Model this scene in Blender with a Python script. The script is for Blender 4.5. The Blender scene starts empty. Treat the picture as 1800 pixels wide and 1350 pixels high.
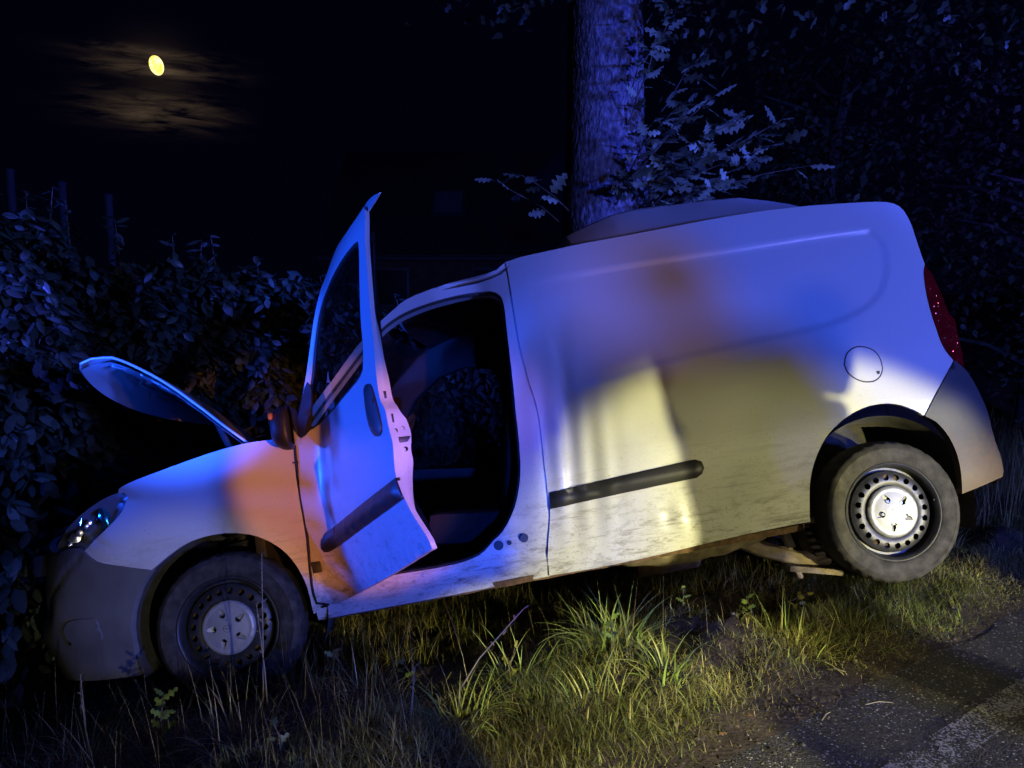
import bpy, bmesh, math, random
import numpy as np
from mathutils import Vector, Matrix
from mathutils.geometry import delaunay_2d_cdt

random.seed(7); RNG = np.random.default_rng(7)
scene = bpy.context.scene
COL = scene.collection

# ------------------------------------------------------------------ camera
cam = bpy.data.cameras.new('camera'); cam.sensor_width = 36.0; cam.lens = 27.2
cam.clip_start = 0.05; cam.clip_end = 4000
cam_o = bpy.data.objects.new('camera', cam); COL.objects.link(cam_o)
cam_o.location = (0, 0, 1.42); cam_o.rotation_euler = (math.radians(90 - 6.8), 0, 0)
scene.camera = cam_o

# ------------------------------------------------------------------ night sky
MOON_DIR = Vector((-0.3911, 0.8865, 0.2472)).normalized()
world = bpy.data.worlds.new('World'); scene.world = world; world.use_nodes = True; world.cycles.sampling_method = 'NONE'
def build_world():
    nt = world.node_tree; nt.nodes.clear()
    N = lambda t, **k: nt.nodes.new(t)
    out = N('ShaderNodeOutputWorld')
    sky = N('ShaderNodeTexSky'); sky.sky_type = 'NISHITA'; sky.sun_disc = False
    sky.sun_elevation = math.radians(-8); sky.sun_rotation = math.radians(-25)
    tc = N('ShaderNodeTexCoord')
    m = MOON_DIR; r = m.cross(Vector((0, 0, 1))).normalized(); u = r.cross(m).normalized()
    def dot(v):
        n = N('ShaderNodeVectorMath'); n.operation = 'DOT_PRODUCT'; nt.links.new(tc.outputs['Generated'], n.inputs[0]); n.inputs[1].default_value = v; return n.outputs['Value']
    def M(op, a, b=None, c=None):
        n = N('ShaderNodeMath'); n.operation = op
        for i, x in enumerate((a, b, c)):
            if x is None: continue
            if isinstance(x, (int, float)): n.inputs[i].default_value = x
            else: nt.links.new(x, n.inputs[i])
        return n.outputs[0]
    a, b, f = dot(r), dot(u), dot(m)
    cv = N('ShaderNodeCombineXYZ'); nt.links.new(M('MULTIPLY', a, 9.0), cv.inputs[0]); nt.links.new(M('MULTIPLY', b, 62.0), cv.inputs[1])
    nz = N('ShaderNodeTexNoise'); nz.inputs['Scale'].default_value = 1.7; nz.inputs['Detail'].default_value = 9; nz.inputs['Roughness'].default_value = 0.62; nz.inputs['Distortion'].default_value = 0.6
    nt.links.new(cv.outputs[0], nz.inputs['Vector'])
    n2 = N('ShaderNodeMapRange'); n2.inputs[1].default_value = 0.40; n2.inputs[2].default_value = 0.72; nt.links.new(nz.outputs[0], n2.inputs[0])
    def gauss(x, c, w):
        d = M('DIVIDE', M('SUBTRACT', x, c), w); return M('EXPONENT', M('MULTIPLY', M('MULTIPLY', d, d), -1.0))
    bands = M('ADD', M('ADD', M('MULTIPLY', gauss(b, 0.012, 0.0055), 0.75), M('MULTIPLY', gauss(b, -0.0045, 0.0075), 1.0)), M('MULTIPLY', gauss(b, -0.047, 0.017), 0.85))
    cl = M('MULTIPLY', M('MULTIPLY', bands, gauss(a, -0.002, 0.056)), n2.outputs[0])
    halo = M('MULTIPLY', M('MULTIPLY', gauss(a, 0, 0.035), gauss(b, 0, 0.030)), 0.10)
    glow = M('MULTIPLY', M('ADD', cl, halo), M('GREATER_THAN', f, 0.5))
    tint = N('ShaderNodeMix'); tint.data_type = 'RGBA'; tint.blend_type = 'ADD'; tint.inputs[0].default_value = 1.0
    g2 = N('ShaderNodeVectorMath'); g2.operation = 'SCALE'; g2.inputs[0].default_value = (0.090, 0.060, 0.034); nt.links.new(glow, g2.inputs['Scale'])
    base = N('ShaderNodeVectorMath'); base.operation = 'MULTIPLY_ADD'; nt.links.new(sky.outputs[0], base.inputs[0]); base.inputs[1].default_value = (0.004, 0.004, 0.006); base.inputs[2].default_value = (0.00035, 0.0004, 0.0032)
    nt.links.new(base.outputs[0], tint.inputs[6]); nt.links.new(g2.outputs[0], tint.inputs[7])
    bg = N('ShaderNodeBackground'); bg.inputs['Strength'].default_value = 1.0
    nt.links.new(tint.outputs[2], bg.inputs['Color']); nt.links.new(bg.outputs[0], out.inputs[0])
build_world()

# ------------------------------------------------------------------ light: the moon, added fill lamps, and the rescue vehicles parked on the road behind the photographer
def look(o, target): o.rotation_euler = (Vector(target) - o.location).to_track_quat('-Z', 'Y').to_euler()
def sun_lamp():
    l = bpy.data.lights.new('moonlight', 'SUN'); l.energy = 0.004; l.angle = math.radians(0.5); l.color = (1.0, 0.93, 0.8)
    o = bpy.data.objects.new('moonlight', l); COL.objects.link(o); o.location = MOON_DIR * 50; look(o, (0, 0, 0))
sun_lamp()
def spot(name, loc, target, color, watt, deg, blend, rad):
    l = bpy.data.lights.new(name, 'SPOT'); l.color = color; l.energy = watt; l.spot_size = math.radians(deg); l.spot_blend = blend; l.shadow_soft_size = rad
    o = bpy.data.objects.new(name, l); COL.objects.link(o); o.location = loc; look(o, target); return o
def bulb(name, loc, color, watt, rad):
    l = bpy.data.lights.new(name, 'POINT'); l.color = color; l.energy = watt; l.shadow_soft_size = rad
    o = bpy.data.objects.new(name, l); COL.objects.link(o); o.location = loc; return o
HEAD = (1.0, 0.92, 0.40)
BLUE = (0.012, 0.085, 1.0)
VIOLET = (0.055, 0.125, 1.0)
AMBER = (1.0, 0.31, 0.04)
spot('headlamp', (6.1, -3.3, 0.66), (1.36, 3.5, 0.08), HEAD, 4300, 15.6, 0.26, 0.05)
spot('headlamp.001', (6.9, -2.2, 0.66), (1.30, 3.5, 0.08), HEAD, 980, 16.0, 0.60, 0.06)
spot('hand_torch', (1.7, -1.0, 1.35), (0.45, 2.16, -0.05), HEAD, 1050, 16.5, 0.35, 0.03)
spot('wheel_fill', (2.1, -2.3, 1.2), (-1.46, 3.30, -0.08), (1.0, 0.94, 0.62), 300, 10.5, 0.6, 0.03)  # added spot that brightens the front wheel and bumper
spot('road_fill', (0.9, -0.8, 1.5), (1.30, 2.35, 0.0), (1.0, 0.90, 0.74), 150, 23, 0.7, 0.05)  # added fill that evens out the asphalt
bulb('blue_beacon', (6.25, -3.15, 2.06), VIOLET, 2750, 0.32)
spot('blue_beacon.001', (-8.0, 2.72, 0.5), (-0.58, 2.88, 1.0), BLUE, 3500, 14.4, 0.25, 0.12)
spot('hedge_blue_fill', (-7.0, -2.5, 3.4), (-2.4, 5.0, 1.95), (0.05, 0.075, 1.0), 8500, 18, 0.7, 0.15)  # added narrow spot, brightens the hedge tops only
spot('blue_beacon.003', (9.5, -0.5, 2.6), (1.25, 6.0, 2.45), (0.05, 0.09, 1.0), 7500, 19, 0.5, 0.15)
spot('bonnet_blue_fill', (-2.6, -1.2, 0.55), (-1.48, 3.60, 1.16), BLUE, 4200, 14, 0.35, 0.08)  # added spot for the bonnet underside and wing front
spot('sill_blue_fill', (1.5, -6.0, 1.5), (-0.24, 3.40, 0.62), BLUE, 3000, 7.0, 0.5, 0.12)  # added spot that turns sill and door pillar pure blue
spot('tree_blue_fill', (9.0, -1.0, 2.5), (6.8, 9.5, 3.0), (0.12, 0.07, 1.0), 2600, 24, 0.8, 0.15)  # added weak glow on the far trees
spot('amber_beacon', (4.5, -5.6, 1.7), (-0.62, 3.35, 0.60), AMBER, 2900, 6.0, 0.25, 0.05)
spot('cab_amber_fill', (3.6, -5.9, 1.2), (-0.20, 3.60, 0.85), AMBER, 800, 4.2, 0.5, 0.10)  # added spot that warms the cab interior
spot('panel_amber_fill', (4.4, -6.2, 1.6), (0.74, 3.5, 1.40), (1.0, 0.46, 0.14), 470, 5.6, 1.0, 0.10)  # added soft fill that browns the shadow on the upper side
bulb('warm_fill', (6.8, -6.4, 3.0), (1.0, 0.68, 0.42), 200, 0.25)  # added broad fill standing for scattered warm light

scene.view_settings.view_transform = 'Standard'; scene.view_settings.look = 'None'
scene.view_settings.exposure = 0.0; scene.view_settings.gamma = 1.0; scene.view_settings.use_curve_mapping = False
cy = scene.cycles
cy.use_denoising = True; cy.max_bounces = 6; cy.diffuse_bounces = 3; cy.glossy_bounces = 3; cy.transmission_bounces = 6; cy.transparent_max_bounces = 12
cy.caustics_reflective = False; cy.caustics_refractive = False; cy.sample_clamp_indirect = 3.0

# ------------------------------------------------------------------ helpers
def tag(o, label=None, cat=None, group=None, kind=None):
    if label: o['label'] = label
    if cat: o['category'] = cat
    if group: o['group'] = group
    if kind: o['kind'] = kind
    return o
def empty(name, loc=(0, 0, 0), label=None, cat=None, group=None):
    o = bpy.data.objects.new(name, None); COL.objects.link(o); o.location = loc; o.empty_display_size = 0.1
    return tag(o, label, cat, group)
def link(name, me, mats, parent=None):
    if not isinstance(mats, (list, tuple)): mats = [mats]
    if not me.materials:
        for m in mats: me.materials.append(m)
    o = bpy.data.objects.new(name, me); COL.objects.link(o)
    if parent: o.parent = parent
    return o
def mesh(name, verts, faces, mats, parent=None, smooth=True, auto=None):
    me = bpy.data.meshes.new(name); me.from_pydata([tuple(v) for v in verts], [], [tuple(f) for f in faces]); me.update()
    if smooth: me.polygons.foreach_set('use_smooth', [True] * len(me.polygons))
    o = link(name, me, mats, parent)
    if auto is not None: me.set_sharp_from_angle(angle=math.radians(auto))
    return o
class B:
    """collects simple shapes for ONE part"""
    def __init__(s): s.v = []; s.f = []
    def add(s, v, f):
        n = len(s.v); s.v += [tuple(p) for p in v]; s.f += [tuple(i + n for i in q) for q in f]; return s
    def box(s, c, d, rot=None, bev=0.0):
        bm = bmesh.new(); bmesh.ops.create_cube(bm, size=1.0)
        bmesh.ops.scale(bm, vec=d, verts=bm.verts)
        if bev: bmesh.ops.bevel(bm, geom=bm.edges[:], offset=bev, segments=2, affect='EDGES', profile=0.6)
        if rot is not None: bmesh.ops.transform(bm, matrix=rot.to_4x4(), verts=bm.verts)
        bmesh.ops.translate(bm, vec=c, verts=bm.verts); bm.verts.index_update()
        s.add([v.co[:] for v in bm.verts], [[v.index for v in f.verts] for f in bm.faces]); bm.free(); return s
    def tube(s, pts, r, n=8, caps=True):
        P = [Vector(p) for p in pts]; R = r if isinstance(r, (list, tuple)) else [r] * len(P)
        v = []; f = []; ref = None
        for i, p in enumerate(P):
            t = (P[min(i + 1, len(P) - 1)] - P[max(i - 1, 0)]).normalized()
            if ref is None: ref = t.orthogonal().normalized()
            ref = (ref - t * ref.dot(t)); ref = ref.normalized() if ref.length > 1e-6 else t.orthogonal().normalized()
            b = t.cross(ref)
            for k in range(n):
                a = 2 * math.pi * k / n; v.append(p + (ref * math.cos(a) + b * math.sin(a)) * R[i])
        for i in range(len(P) - 1):
            for k in range(n): f.append((i * n + k, i * n + (k + 1) % n, (i + 1) * n + (k + 1) % n, (i + 1) * n + k))
        if caps: f.append(tuple(range(n))[::-1]); f.append(tuple((len(P) - 1) * n + k for k in range(n)))
        return s.add(v, f)
    def lathe(s, prof, n=48, mod=None, axis='y', c=(0, 0, 0), close=False):
        """prof: (radius, along axis)"""
        v = []; f = []; m = len(prof)
        for k in range(n):
            a = 2 * math.pi * k / n
            for j, (r, h) in enumerate(prof):
                if mod: r, h = mod(r, h, j, k)
                if axis == 'y': v.append((c[0] + r * math.cos(a), c[1] + h, c[2] + r * math.sin(a)))
                else: v.append((c[0] + r * math.cos(a), c[1] + r * math.sin(a), c[2] + h))
        for k in range(n):
            k2 = (k + 1) % n
            for j in range(m - 1): f.append((k * m + j, k2 * m + j, k2 * m + j + 1, k * m + j + 1))
        return s.add(v, f)
    def make(s, name, mats, parent=None, smooth=True, auto=35): return mesh(name, s.v, s.f, mats, parent, smooth, auto if smooth else None)

def inside(P, poly):
    P = np.asarray(P, float); Q = np.asarray(poly, float); x, y = P[:, 0], P[:, 1]; r = np.zeros(len(P), bool)
    j = len(Q) - 1
    for i in range(len(Q)):
        xi, yi = Q[i]; xj, yj = Q[j]
        c = (yi > y) != (yj > y)
        with np.errstate(divide='ignore', invalid='ignore'): r ^= c & (x < (xj - xi) * (y - yi) / (yj - yi + 1e-12) + xi)
        j = i
    return r
def seg_dist(P, poly, closed=True):
    P = np.asarray(P, float); Q = np.asarray(poly, float); d = np.full(len(P), 1e9); n = len(Q)
    for i in range(n if closed else n - 1):
        a, b = Q[i], Q[(i + 1) % n]; ab = b - a; L = (ab @ ab) + 1e-12
        t = np.clip(((P - a) @ ab) / L, 0, 1); d = np.minimum(d, np.linalg.norm(P - a - t[:, None] * ab, axis=1))
    return d
def cdt(outline, holes=(), step=0.03):
    loops = [list(outline)] + [list(h) for h in holes]
    pts = []; edges = []
    for L in loops:
        n0 = len(pts); pts += [tuple(p) for p in L]; edges += [(n0 + i, n0 + (i + 1) % len(L)) for i in range(len(L))]
    A = np.array(outline); lo, hi = A.min(0), A.max(0)
    gx = np.arange(lo[0], hi[0] + step, step); gy = np.arange(lo[1], hi[1] + step, step * 0.866)
    G = np.array([(x + (step / 2 if j % 2 else 0), y) for j, y in enumerate(gy) for x in gx])
    ok = inside(G, outline)
    for h in holes: ok &= ~inside(G, h)
    G = G[ok]
    if len(G):
        d = seg_dist(G, outline)
        for h in holes: d = np.minimum(d, seg_dist(G, h))
        G = G[d > step * 0.45]
    allp = [Vector((float(a), float(b))) for a, b in pts] + [Vector((float(a), float(b))) for a, b in G]
    v, e, f, *_ = delaunay_2d_cdt(allp, edges, [], 0, 1e-6)
    V = np.array([(p.x, p.y) for p in v]); F = np.array([list(q) for q in f if len(q) == 3])
    c = V[F].mean(1); ok = inside(c, outline)
    for h in holes: ok &= ~inside(c, h)
    F = F[ok]
    # orient counter-clockwise
    a = V[F]; cr = (a[:, 1, 0] - a[:, 0, 0]) * (a[:, 2, 1] - a[:, 0, 1]) - (a[:, 1, 1] - a[:, 0, 1]) * (a[:, 2, 0] - a[:, 0, 0])
    F[cr < 0] = F[cr < 0][:, ::-1]; F = F[np.abs(cr) > 1e-12]
    return V, F, loops
def panel(name, outline, fun, mats, parent, holes=(), step=0.03, flange=0.022, inward=None, flip=False):
    """sheet cut to an outline, laid on a curved surface, its edges turned inward"""
    V, F, loops = cdt(outline, holes, step)
    P = [fun(a, b) for a, b in V]; faces = [tuple(int(i) for i in (q[::-1] if flip else q)) for q in F]
    if flange:
        for L in loops:
            n0 = len(P); n = len(L)
            for a, b in L: P.append(fun(a, b))
            for a, b in L:
                p = Vector(fun(a, b)); d = inward(a, b) if inward else Vector((0, 1, 0)); P.append(tuple(p + d * flange))
            for i in range(n):
                j = (i + 1) % n; faces.append((n0 + i, n0 + j, n0 + n + j, n0 + n + i))
    return mesh(name, P, faces, mats, parent)

# ------------------------------------------------------------------ materials
MATS = {}
def mat(name, col, rough=0.6, metal=0.0, var=0.15, scale=8.0, bump=0.0, bscale=60.0, spec=0.5, coat=0.0, sss=0.0, trans=0.0, stretch=None):
    m = bpy.data.materials.new(name); m.use_nodes = True; nt = m.node_tree; b = nt.nodes['Principled BSDF']
    tc = nt.nodes.new('ShaderNodeTexCoord'); mp = nt.nodes.new('ShaderNodeMapping'); nt.links.new(tc.outputs['Object'], mp.inputs[0])
    if stretch: mp.inputs['Scale'].default_value = stretch
    nz = nt.nodes.new('ShaderNodeTexNoise'); nz.inputs['Scale'].default_value = scale; nz.inputs['Detail'].default_value = 6; nt.links.new(mp.outputs[0], nz.inputs['Vector'])
    rp = nt.nodes.new('ShaderNodeValToRGB'); rp.color_ramp.elements[0].position = 0.3; rp.color_ramp.elements[1].position = 0.7
    rp.color_ramp.elements[0].color = tuple(c * (1 - var) for c in col) + (1,); rp.color_ramp.elements[1].color = tuple(min(1, c * (1 + var)) for c in col) + (1,)
    nt.links.new(nz.outputs[0], rp.inputs[0]); nt.links.new(rp.outputs[0], b.inputs['Base Color'])
    b.inputs['Roughness'].default_value = rough; b.inputs['Metallic'].default_value = metal; b.inputs['Specular IOR Level'].default_value = spec
    b.inputs['Coat Weight'].default_value = coat
    if bump:
        n2 = nt.nodes.new('ShaderNodeTexNoise'); n2.inputs['Scale'].default_value = bscale; n2.inputs['Detail'].default_value = 4; nt.links.new(mp.outputs[0], n2.inputs['Vector'])
        bp = nt.nodes.new('ShaderNodeBump'); bp.inputs['Strength'].default_value = bump; bp.inputs['Distance'].default_value = 0.01; nt.links.new(n2.outputs[0], bp.inputs['Height']); nt.links.new(bp.outputs[0], b.inputs['Normal'])
    MATS[name] = m; return m
def nodes(m): return m.node_tree.nodes, m.node_tree.links, m.node_tree.nodes['Principled BSDF']
def math_node(nt, op, a, b=None, clamp=False):
    n = nt.nodes.new('ShaderNodeMath'); n.operation = op; n.use_clamp = clamp
    for i, x in enumerate((a, b)):
        if x is None: continue
        if isinstance(x, (int, float)): n.inputs[i].default_value = x
        else: nt.links.new(x, n.inputs[i])
    return n.outputs[0]
def paint_material():
    """white van paint with road film, mud spatter low on the body and horizontal scuffs"""
    m = bpy.data.materials.new('white_paint'); m.use_nodes = True; nt = m.node_tree; b = nt.nodes['Principled BSDF']; L = nt.links
    tc = nt.nodes.new('ShaderNodeTexCoord'); sep = nt.nodes.new('ShaderNodeSeparateXYZ'); L.new(tc.outputs['Object'], sep.inputs[0])
    def noise(scale, detail, st=(1, 1, 1), rough=0.6):
        mp = nt.nodes.new('ShaderNodeMapping'); mp.inputs['Scale'].default_value = st; L.new(tc.outputs['Object'], mp.inputs[0])
        n = nt.nodes.new('ShaderNodeTexNoise'); n.inputs['Scale'].default_value = scale; n.inputs['Detail'].default_value = detail; n.inputs['Roughness'].default_value = rough; L.new(mp.outputs[0], n.inputs['Vector']); return n.outputs[0]
    def rng(x, a, b_, c=0.0, d=1.0):
        n = nt.nodes.new('ShaderNodeMapRange'); L.new(x, n.inputs[0]); n.inputs[1].default_value = a; n.inputs[2].default_value = b_; n.inputs[3].default_value = c; n.inputs[4].default_value = d; return n.outputs[0]
    low = rng(sep.outputs[2], 0.78, 0.30)
    sp = math_node(nt, 'MULTIPLY', rng(noise(26, 8, (0.35, 1, 1), 0.75), 0.50, 0.66), low, True)
    fine = math_node(nt, 'MULTIPLY', rng(noise(130, 3, (0.6, 1, 1)), 0.60, 0.68), rng(sep.outputs[2], 1.0, 0.35, 0.10, 1.0), True)
    streak = math_node(nt, 'MULTIPLY', rng(noise(14, 7, (0.16, 1, 2.2), 0.7), 0.54, 0.66), rng(sep.outputs[2], 0.85, 0.45, 0.0, 0.7), True)
    film = math_node(nt, 'MULTIPLY', noise(2.2, 5), 0.30)
    dirt = math_node(nt, 'MAXIMUM', math_node(nt, 'MAXIMUM', math_node(nt, 'MULTIPLY', sp, 0.75), math_node(nt, 'MULTIPLY', fine, 0.5)), math_node(nt, 'MULTIPLY', streak, 0.85))
    dirt = math_node(nt, 'ADD', dirt, math_node(nt, 'MULTIPLY', film, rng(sep.outputs[2], 1.5, 0.4, 0.15, 1.1)), True)
    mx = nt.nodes.new('ShaderNodeMix'); mx.data_type = 'RGBA'; L.new(dirt, mx.inputs[0]); mx.inputs[6].default_value = (0.74, 0.75, 0.76, 1); mx.inputs[7].default_value = (0.11, 0.085, 0.055, 1)
    L.new(mx.outputs[2], b.inputs['Base Color'])
    L.new(rng(dirt, 0, 1, 0.30, 0.85), b.inputs['Roughness'])
    b.inputs['Coat Weight'].default_value = 0.25; b.inputs['Coat Roughness'].default_value = 0.22
    bp = nt.nodes.new('ShaderNodeBump'); bp.inputs['Strength'].default_value = 0.18; bp.inputs['Distance'].default_value = 0.004; L.new(dirt, bp.inputs['Height']); L.new(bp.outputs[0], b.inputs['Normal'])
    MATS['white_paint'] = m; return m
PAINT = paint_material()
LIT_PLASTIC = mat('lit_bumper_plastic', (0.15, 0.15, 0.16), 0.6, var=0.25, scale=5, bump=0.15, bscale=420)  # front bumper plastic, lightened to stand for light falling on it
PLASTIC = mat('grey_bumper_plastic', (0.040, 0.040, 0.043), 0.55, var=0.30, scale=5, bump=0.15, bscale=420)
def muddy_hem(m, z0, z1):
    nt = m.node_tree; b = nt.nodes['Principled BSDF']; L = nt.links; tc = nt.nodes.new('ShaderNodeTexCoord'); sp = nt.nodes.new('ShaderNodeSeparateXYZ'); L.new(tc.outputs['Object'], sp.inputs[0])
    nz = nt.nodes.new('ShaderNodeTexNoise'); nz.inputs['Scale'].default_value = 34; nz.inputs['Detail'].default_value = 8; nz.inputs['Roughness'].default_value = 0.7; L.new(tc.outputs['Object'], nz.inputs['Vector'])
    g = nt.nodes.new('ShaderNodeMapRange'); g.inputs[1].default_value = z1; g.inputs[2].default_value = z0; L.new(sp.outputs[2], g.inputs[0])
    k = math_node(nt, 'MULTIPLY', math_node(nt, 'SUBTRACT', math_node(nt, 'ADD', nz.outputs[0], math_node(nt, 'MULTIPLY', g.outputs[0], 0.5)), 0.58), 3.0, True)
    mx = nt.nodes.new('ShaderNodeMix'); mx.data_type = 'RGBA'; src = b.inputs['Base Color'].links[0].from_socket; L.new(k, mx.inputs[0]); L.new(src, mx.inputs[6]); mx.inputs[7].default_value = (0.085, 0.052, 0.03, 1); L.new(mx.outputs[2], b.inputs['Base Color'])
muddy_hem(PLASTIC, 0.35, 0.75)
TRIM = mat('black_trim_plastic', (0.022, 0.022, 0.024), 0.45, var=0.2, scale=20, bump=0.06, bscale=500)
RUBBER = mat('tyre_rubber', (0.036, 0.033, 0.030), 0.8, var=0.65, scale=22, bump=0.25, bscale=120)
STEEL = mat('black_steel_wheel', (0.035, 0.035, 0.038), 0.42, 0.2, var=0.35, scale=25, bump=0.05, bscale=200)
RUSTY = mat('rusty_steel', (0.13, 0.075, 0.04), 0.8, 0.2, var=0.5, scale=30, bump=0.3, bscale=150)
SILVER = mat('silver_wheel_cap', (0.36, 0.36, 0.34), 0.45, 0.25, var=0.10, scale=16)
CHROME = mat('chrome', (0.85, 0.86, 0.88), 0.08, 1.0, var=0.03)
DARK = mat('dark_interior_plastic', (0.018, 0.017, 0.016), 0.7, var=0.3, scale=9, bump=0.1, bscale=300)
FABRIC = mat('dark_seat_fabric', (0.016, 0.015, 0.016), 0.95, var=0.25, scale=40, bump=0.3, bscale=400)
LINER = mat('arch_liner_felt', (0.060, 0.056, 0.052), 0.9, var=0.35, scale=18, bump=0.4, bscale=200)
MUDDY = mat('muddy_underbody', (0.16, 0.125, 0.085), 0.85, var=0.45, scale=16, bump=0.35, bscale=120)
GALV = mat('heat_shield_metal', (0.42, 0.42, 0.43), 0.4, 0.7, var=0.2, scale=12, bump=0.25, bscale=90)
def glass_material(name, tint, rough=0.02, refl=1.0):
    m = bpy.data.materials.new(name); m.use_nodes = True; nt = m.node_tree; nt.nodes.clear()
    out = nt.nodes.new('ShaderNodeOutputMaterial'); tr = nt.nodes.new('ShaderNodeBsdfTransparent'); gl = nt.nodes.new('ShaderNodeBsdfGlossy'); mx = nt.nodes.new('ShaderNodeMixShader'); fr = nt.nodes.new('ShaderNodeLayerWeight'); fr.inputs[0].default_value = 0.5
    tr.inputs[0].default_value = tint + (1,); gl.inputs['Roughness'].default_value = rough; gl.inputs[0].default_value = (refl, refl, refl, 1)
    # dust film on the pane
    nz = nt.nodes.new('ShaderNodeTexNoise'); nz.inputs['Scale'].default_value = 30; nz.inputs['Detail'].default_value = 7
    df = nt.nodes.new('ShaderNodeBsdfDiffuse'); df.inputs[0].default_value = (0.3, 0.29, 0.27, 1); m2 = nt.nodes.new('ShaderNodeMixShader')
    mr = nt.nodes.new('ShaderNodeMapRange'); mr.inputs[1].default_value = 0.45; mr.inputs[2].default_value = 0.8; mr.inputs[4].default_value = 0.05; nt.links.new(nz.outputs[0], mr.inputs[0])
    fz = math_node(nt, 'ADD', math_node(nt, 'MULTIPLY', math_node(nt, 'POWER', fr.outputs['Facing'], 4.0), 0.7), 0.045, True); nt.links.new(fz, mx.inputs[0]); nt.links.new(tr.outputs[0], mx.inputs[1]); nt.links.new(gl.outputs[0], mx.inputs[2])
    nt.links.new(mr.outputs[0], m2.inputs[0]); nt.links.new(mx.outputs[0], m2.inputs[1]); nt.links.new(df.outputs[0], m2.inputs[2]); nt.links.new(m2.outputs[0], out.inputs[0]); return m
GLASS = glass_material('window_glass', (0.55, 0.60, 0.58))
CLEAR = glass_material('clear_lens', (0.88, 0.90, 0.92))
def lens_red():
    m = mat('red_tail_lens', (0.50, 0.008, 0.016), 0.14, var=0.3, scale=12, coat=1.0)
    n, l, b = nodes(m); vo = m.node_tree.nodes.new('ShaderNodeTexVoronoi'); vo.inputs['Scale'].default_value = 55
    bp = m.node_tree.nodes.new('ShaderNodeBump'); bp.inputs['Strength'].default_value = 0.9; bp.inputs['Distance'].default_value = 0.02
    l.new(vo.outputs['Distance'], bp.inputs['Height']); l.new(bp.outputs[0], b.inputs['Normal']); return m
REDLENS = lens_red()
AMBERLENS = mat('amber_lens', (0.75, 0.20, 0.02), 0.15, var=0.3, scale=40, bump=0.6, bscale=160, coat=1.0)
CYANGLINT = mat('cyan_glint', (0.15, 0.80, 0.90), 0.25, 0.9, var=0.2, scale=30)  # cyan of a blue reflection put into the metal colour
def vc_material(name, rough=0.6, trans=0.25, spec=0.3, two=None, mul=1.0):
    """plant material: the colour of each leaf or blade is stored on it"""
    m = bpy.data.materials.new(name); m.use_nodes = True; nt = m.node_tree; b = nt.nodes['Principled BSDF']; out = nt.nodes['Material Output']
    at = nt.nodes.new('ShaderNodeAttribute'); at.attribute_name = 'Col'
    b.inputs['Roughness'].default_value = rough; b.inputs['Specular IOR Level'].default_value = spec
    nt.links.new(at.outputs[0], b.inputs['Base Color'])
    tl = nt.nodes.new('ShaderNodeBsdfTranslucent'); nt.links.new(at.outputs[0], tl.inputs[0]); mx = nt.nodes.new('ShaderNodeMixShader'); mx.inputs[0].default_value = trans
    nt.links.new(b.outputs[0], mx.inputs[1]); nt.links.new(tl.outputs[0], mx.inputs[2]); nt.links.new(mx.outputs[0], out.inputs[0]); return m
GRASS = vc_material('grass_blades', 0.55, 0.25)
LEAFVC = vc_material('leaf_foliage', 0.5, 0.2)
def leaf_mat(name, col, rough=0.42, trans=0.15):
    m = mat(name, col, rough, var=0.25, scale=30, spec=0.45); nt = m.node_tree; b = nt.nodes['Principled BSDF']; out = nt.nodes['Material Output']
    oi = nt.nodes.new('ShaderNodeObjectInfo'); hs = nt.nodes.new('ShaderNodeHueSaturation')
    mr = nt.nodes.new('ShaderNodeMapRange'); mr.inputs[3].default_value = 0.55; mr.inputs[4].default_value = 1.6; nt.links.new(oi.outputs['Random'], mr.inputs[0]); nt.links.new(mr.outputs[0], hs.inputs['Value'])
    src = b.inputs['Base Color'].links[0].from_socket; nt.links.new(src, hs.inputs['Color']); nt.links.new(hs.outputs[0], b.inputs['Base Color'])
    tl = nt.nodes.new('ShaderNodeBsdfTranslucent'); nt.links.new(hs.outputs[0], tl.inputs[0]); mx = nt.nodes.new('ShaderNodeMixShader'); mx.inputs[0].default_value = trans
    nt.links.new(b.outputs[0], mx.inputs[1]); nt.links.new(tl.outputs[0], mx.inputs[2]); nt.links.new(mx.outputs[0], out.inputs[0]); return m
LAUREL = leaf_mat('laurel_leaf', (0.085, 0.110, 0.085), 0.36)
OAKLEAF = leaf_mat('oak_leaf', (0.25, 0.27, 0.17), 0.5, 0.25)
BARK = mat('oak_bark', (0.15, 0.125, 0.14), 0.9, var=0.75, scale=34, bump=1.0, bscale=75, stretch=(1, 1, 0.5))
DARKBARK = mat('dark_tree_bark', (0.05, 0.045, 0.04), 0.9, var=0.4, scale=12, bump=0.6, bscale=40)
TWIG = mat('twig_bark', (0.12, 0.09, 0.065), 0.85, var=0.3, scale=30)

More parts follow.
